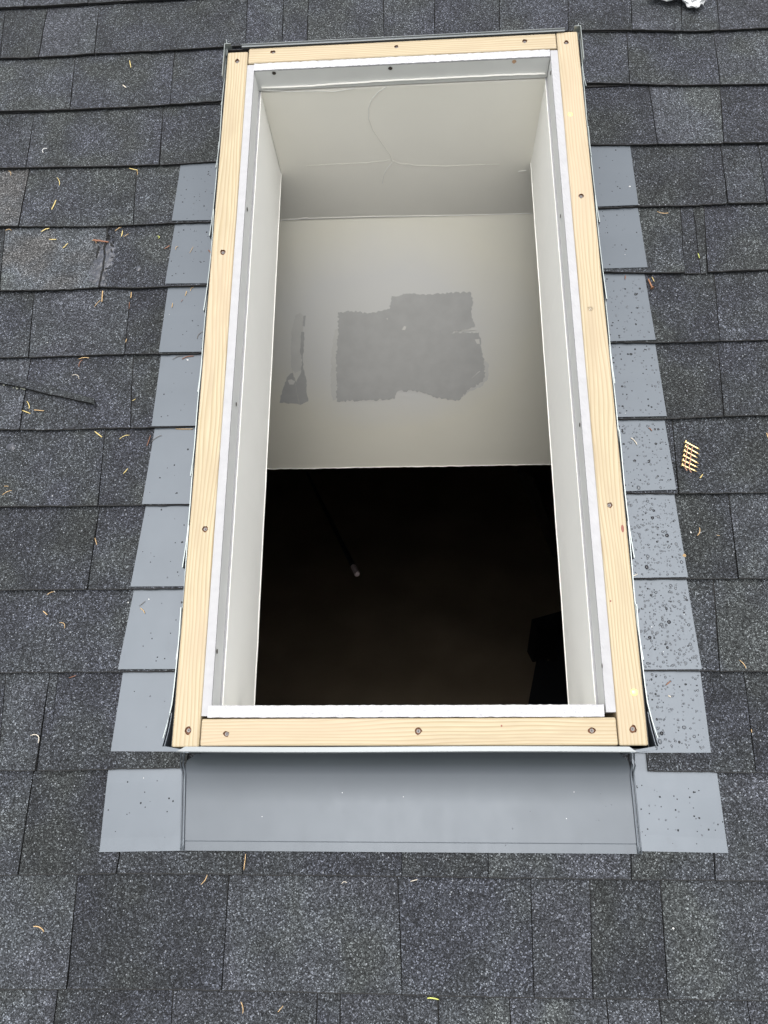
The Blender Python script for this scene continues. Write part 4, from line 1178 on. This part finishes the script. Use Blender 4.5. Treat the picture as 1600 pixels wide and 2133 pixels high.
stick('twig', 195, 500, 226, 504, .0021, .0011, M['needle3'], 'short brown twig lying across the top of the tar patch', 'twig', .0045)
stick('twig', 214, 606, 212, 629, .0012, .0009, M['needle2'], 'straight tan twig hanging below the tar patch', 'twig', .003)
# white bent wire staple
pts = [onroof(x, y, .003) for x, y in ((98,309),(91,309),(88,313),(90,318))]
mb = MB(); mb.tube(pts, .0005, 6); mb.build('staple', M['chip'], None, label='small white bent staple on the shingles, upper left', cat='staple')
# white flecks of gypsum and dust
for x, y, r, lb in ((109,1033,.0016,'white crumb on the left shingles beside the fifth flashing'), (98,713,.0012,'white crumb on the left shingles beside the third flashing'),
                    (1403,967,.0014,'white crumb at the lower right'), (1312,388,.0020,'white fleck on the topmost right flashing'), (113,1232,.0014,'white crumb under a course line left of the seventh flashing'),
                    (310,1248,.0013,'white crumb on the seventh left flashing'), (267,1255,.0014,'white crumb at the edge of the seventh left flashing'), (391,749,.0018,'white fleck on the fourth left flashing'), (1426,1157,.0030,'tan crumb on the edge of the sixth right flashing')):
    if (x, y) == (1403, 967): x, y = 1403, 1934; 
    p = onroof(x, y, .0022); K = 6; mb = MB()
    ring = [p + V3((r*math.cos(j*1.047)*random.uniform(.6,1.3), r*math.sin(j*1.047)*random.uniform(.6,1.3), -.0006)) for j in range(K)]
    mb.add([p + V3((0,0,r*.7))] + ring, [(0, 1+j, 1+(j+1) % K) for j in range(K)])
    mb.build('crumb', M['needle2'] if 'tan' in lb else M['chip'], None, label=lb, cat='crumb')
# strip of collated nails
def np_(x, y, h=.004): return onroof(1350 + x / 7.11, 880 + y / 7.11, h)
strip = empty('nail_strip', np_(620, 500, 0), label='strip of six brass coloured collated nails lying on the right shingles', cat='nail strip')
heads = [(548,285),(545,350),(530,415),(520,485),(508,555),(497,625)]; tips = [(770,402),(762,475),(738,528),(752,610),(740,670),(727,730)]
for h_, t_ in zip(heads, tips):
    a, b = np_(*h_, .0055), np_(*t_, .0045); d = (b - a).normalized(); mb = MB()
    mb.tube([a - d * .0002, a + d * .0008], .0042, 10)
    mb.tube([a, a.lerp(b, .84), b], [.00165, .00155, .0002], 7)
    mb.build('nail', M['brass'], strip)
for l in ([(592,330),(582,400),(570,470),(557,560),(545,625),(548,670),(578,715)], [(655,362),(640,440),(630,520),(620,590),(610,650),(612,700),(642,742)]):
    mb = MB(); mb.tube([np_(x, y, .0068) for x, y in l], .0009, 5); mb.build('wire', M['copper'], strip)
# rusty nail by the third right flashing
a, b = onroof(1350, 580, .0038), onroof(1359, 600, .0038); d = (b - a).normalized()
nail = empty('rusty_nail', a.lerp(b, .5), label='single rusty nail lying at the edge of the third right flashing', cat='nail')
mb = MB(); mb.tube([b - d*.0006, b], .0036, 10); mb.build('nail_head', M['rust'], nail)
mb = MB(); mb.tube([b, a.lerp(b, .15), a], [.0015, .0014, .0003], 7); mb.build('nail_shank', M['rust'], nail)
# crumpled white plastic at the top right
def crumple(name, pts, m, parent):
    bm = bmesh.new(); bmesh.ops.create_icosphere(bm, subdivisions=4, radius=1)
    c, sx_, sy_, sz_, rot_ = pts
    for v in bm.verts:
        p = v.co.copy(); k_ = 1 + .38 * noise.noise(p * 1.6 + V3((sx_*99, 0, 0))) + .22 * (1 - abs(noise.noise(p * 3.4 + V3((4, sx_*50, 0)))) * 2) * .6 + .08 * noise.noise(p * 9)
        v.co = V3((p.x * k_ * sx_, p.y * k_ * sy_, p.z * k_ * sz_))
    R_ = Matrix.Rotation(rot_, 3, 'Z')
    vv = [R_ @ v.co + c for v in bm.verts]; ff = [tuple(v.index for v in f_.verts) for f_ in bm.faces]; bm.free()
    mn = min(p.z for p in vv)
    vv = [p + V3((0, 0, surf(c.x, c.y) + .001 - mn)) for p in vv]
    return obj(name, vv, ff, m, parent)
tr = empty('crumpled_wrapper', onroof(1420, -5), label='crumpled white plastic wrapper at the upper right edge of the photo', cat='wrapper')
crumple('crumpled_sheet', (onroof(1441, 8), .019, .024, .012, .5), M['plastic'], tr)
crumple('crumpled_sheet', (onroof(1400, -4), .044, .020, .012, .1), M['plastic'], tr)

# ------------------------------------------------------------------ ground far below the eaves
g = world_box('ground', (-120, -120, -6.2), (120, 120, -6.0), plain('ground_grass', (.06, .075, .04), .95, nscale=1.5, namp=.3), kind='structure')
# ------------------------------------------------------------------ bring the roof frame to its pitch
for o in COL.objects:
    if o.parent is None and o not in KEEP and o not in WORLD:
        o.matrix_world = ROOF @ (Matrix.Translation(o.location) @ o.rotation_euler.to_matrix().to_4x4())
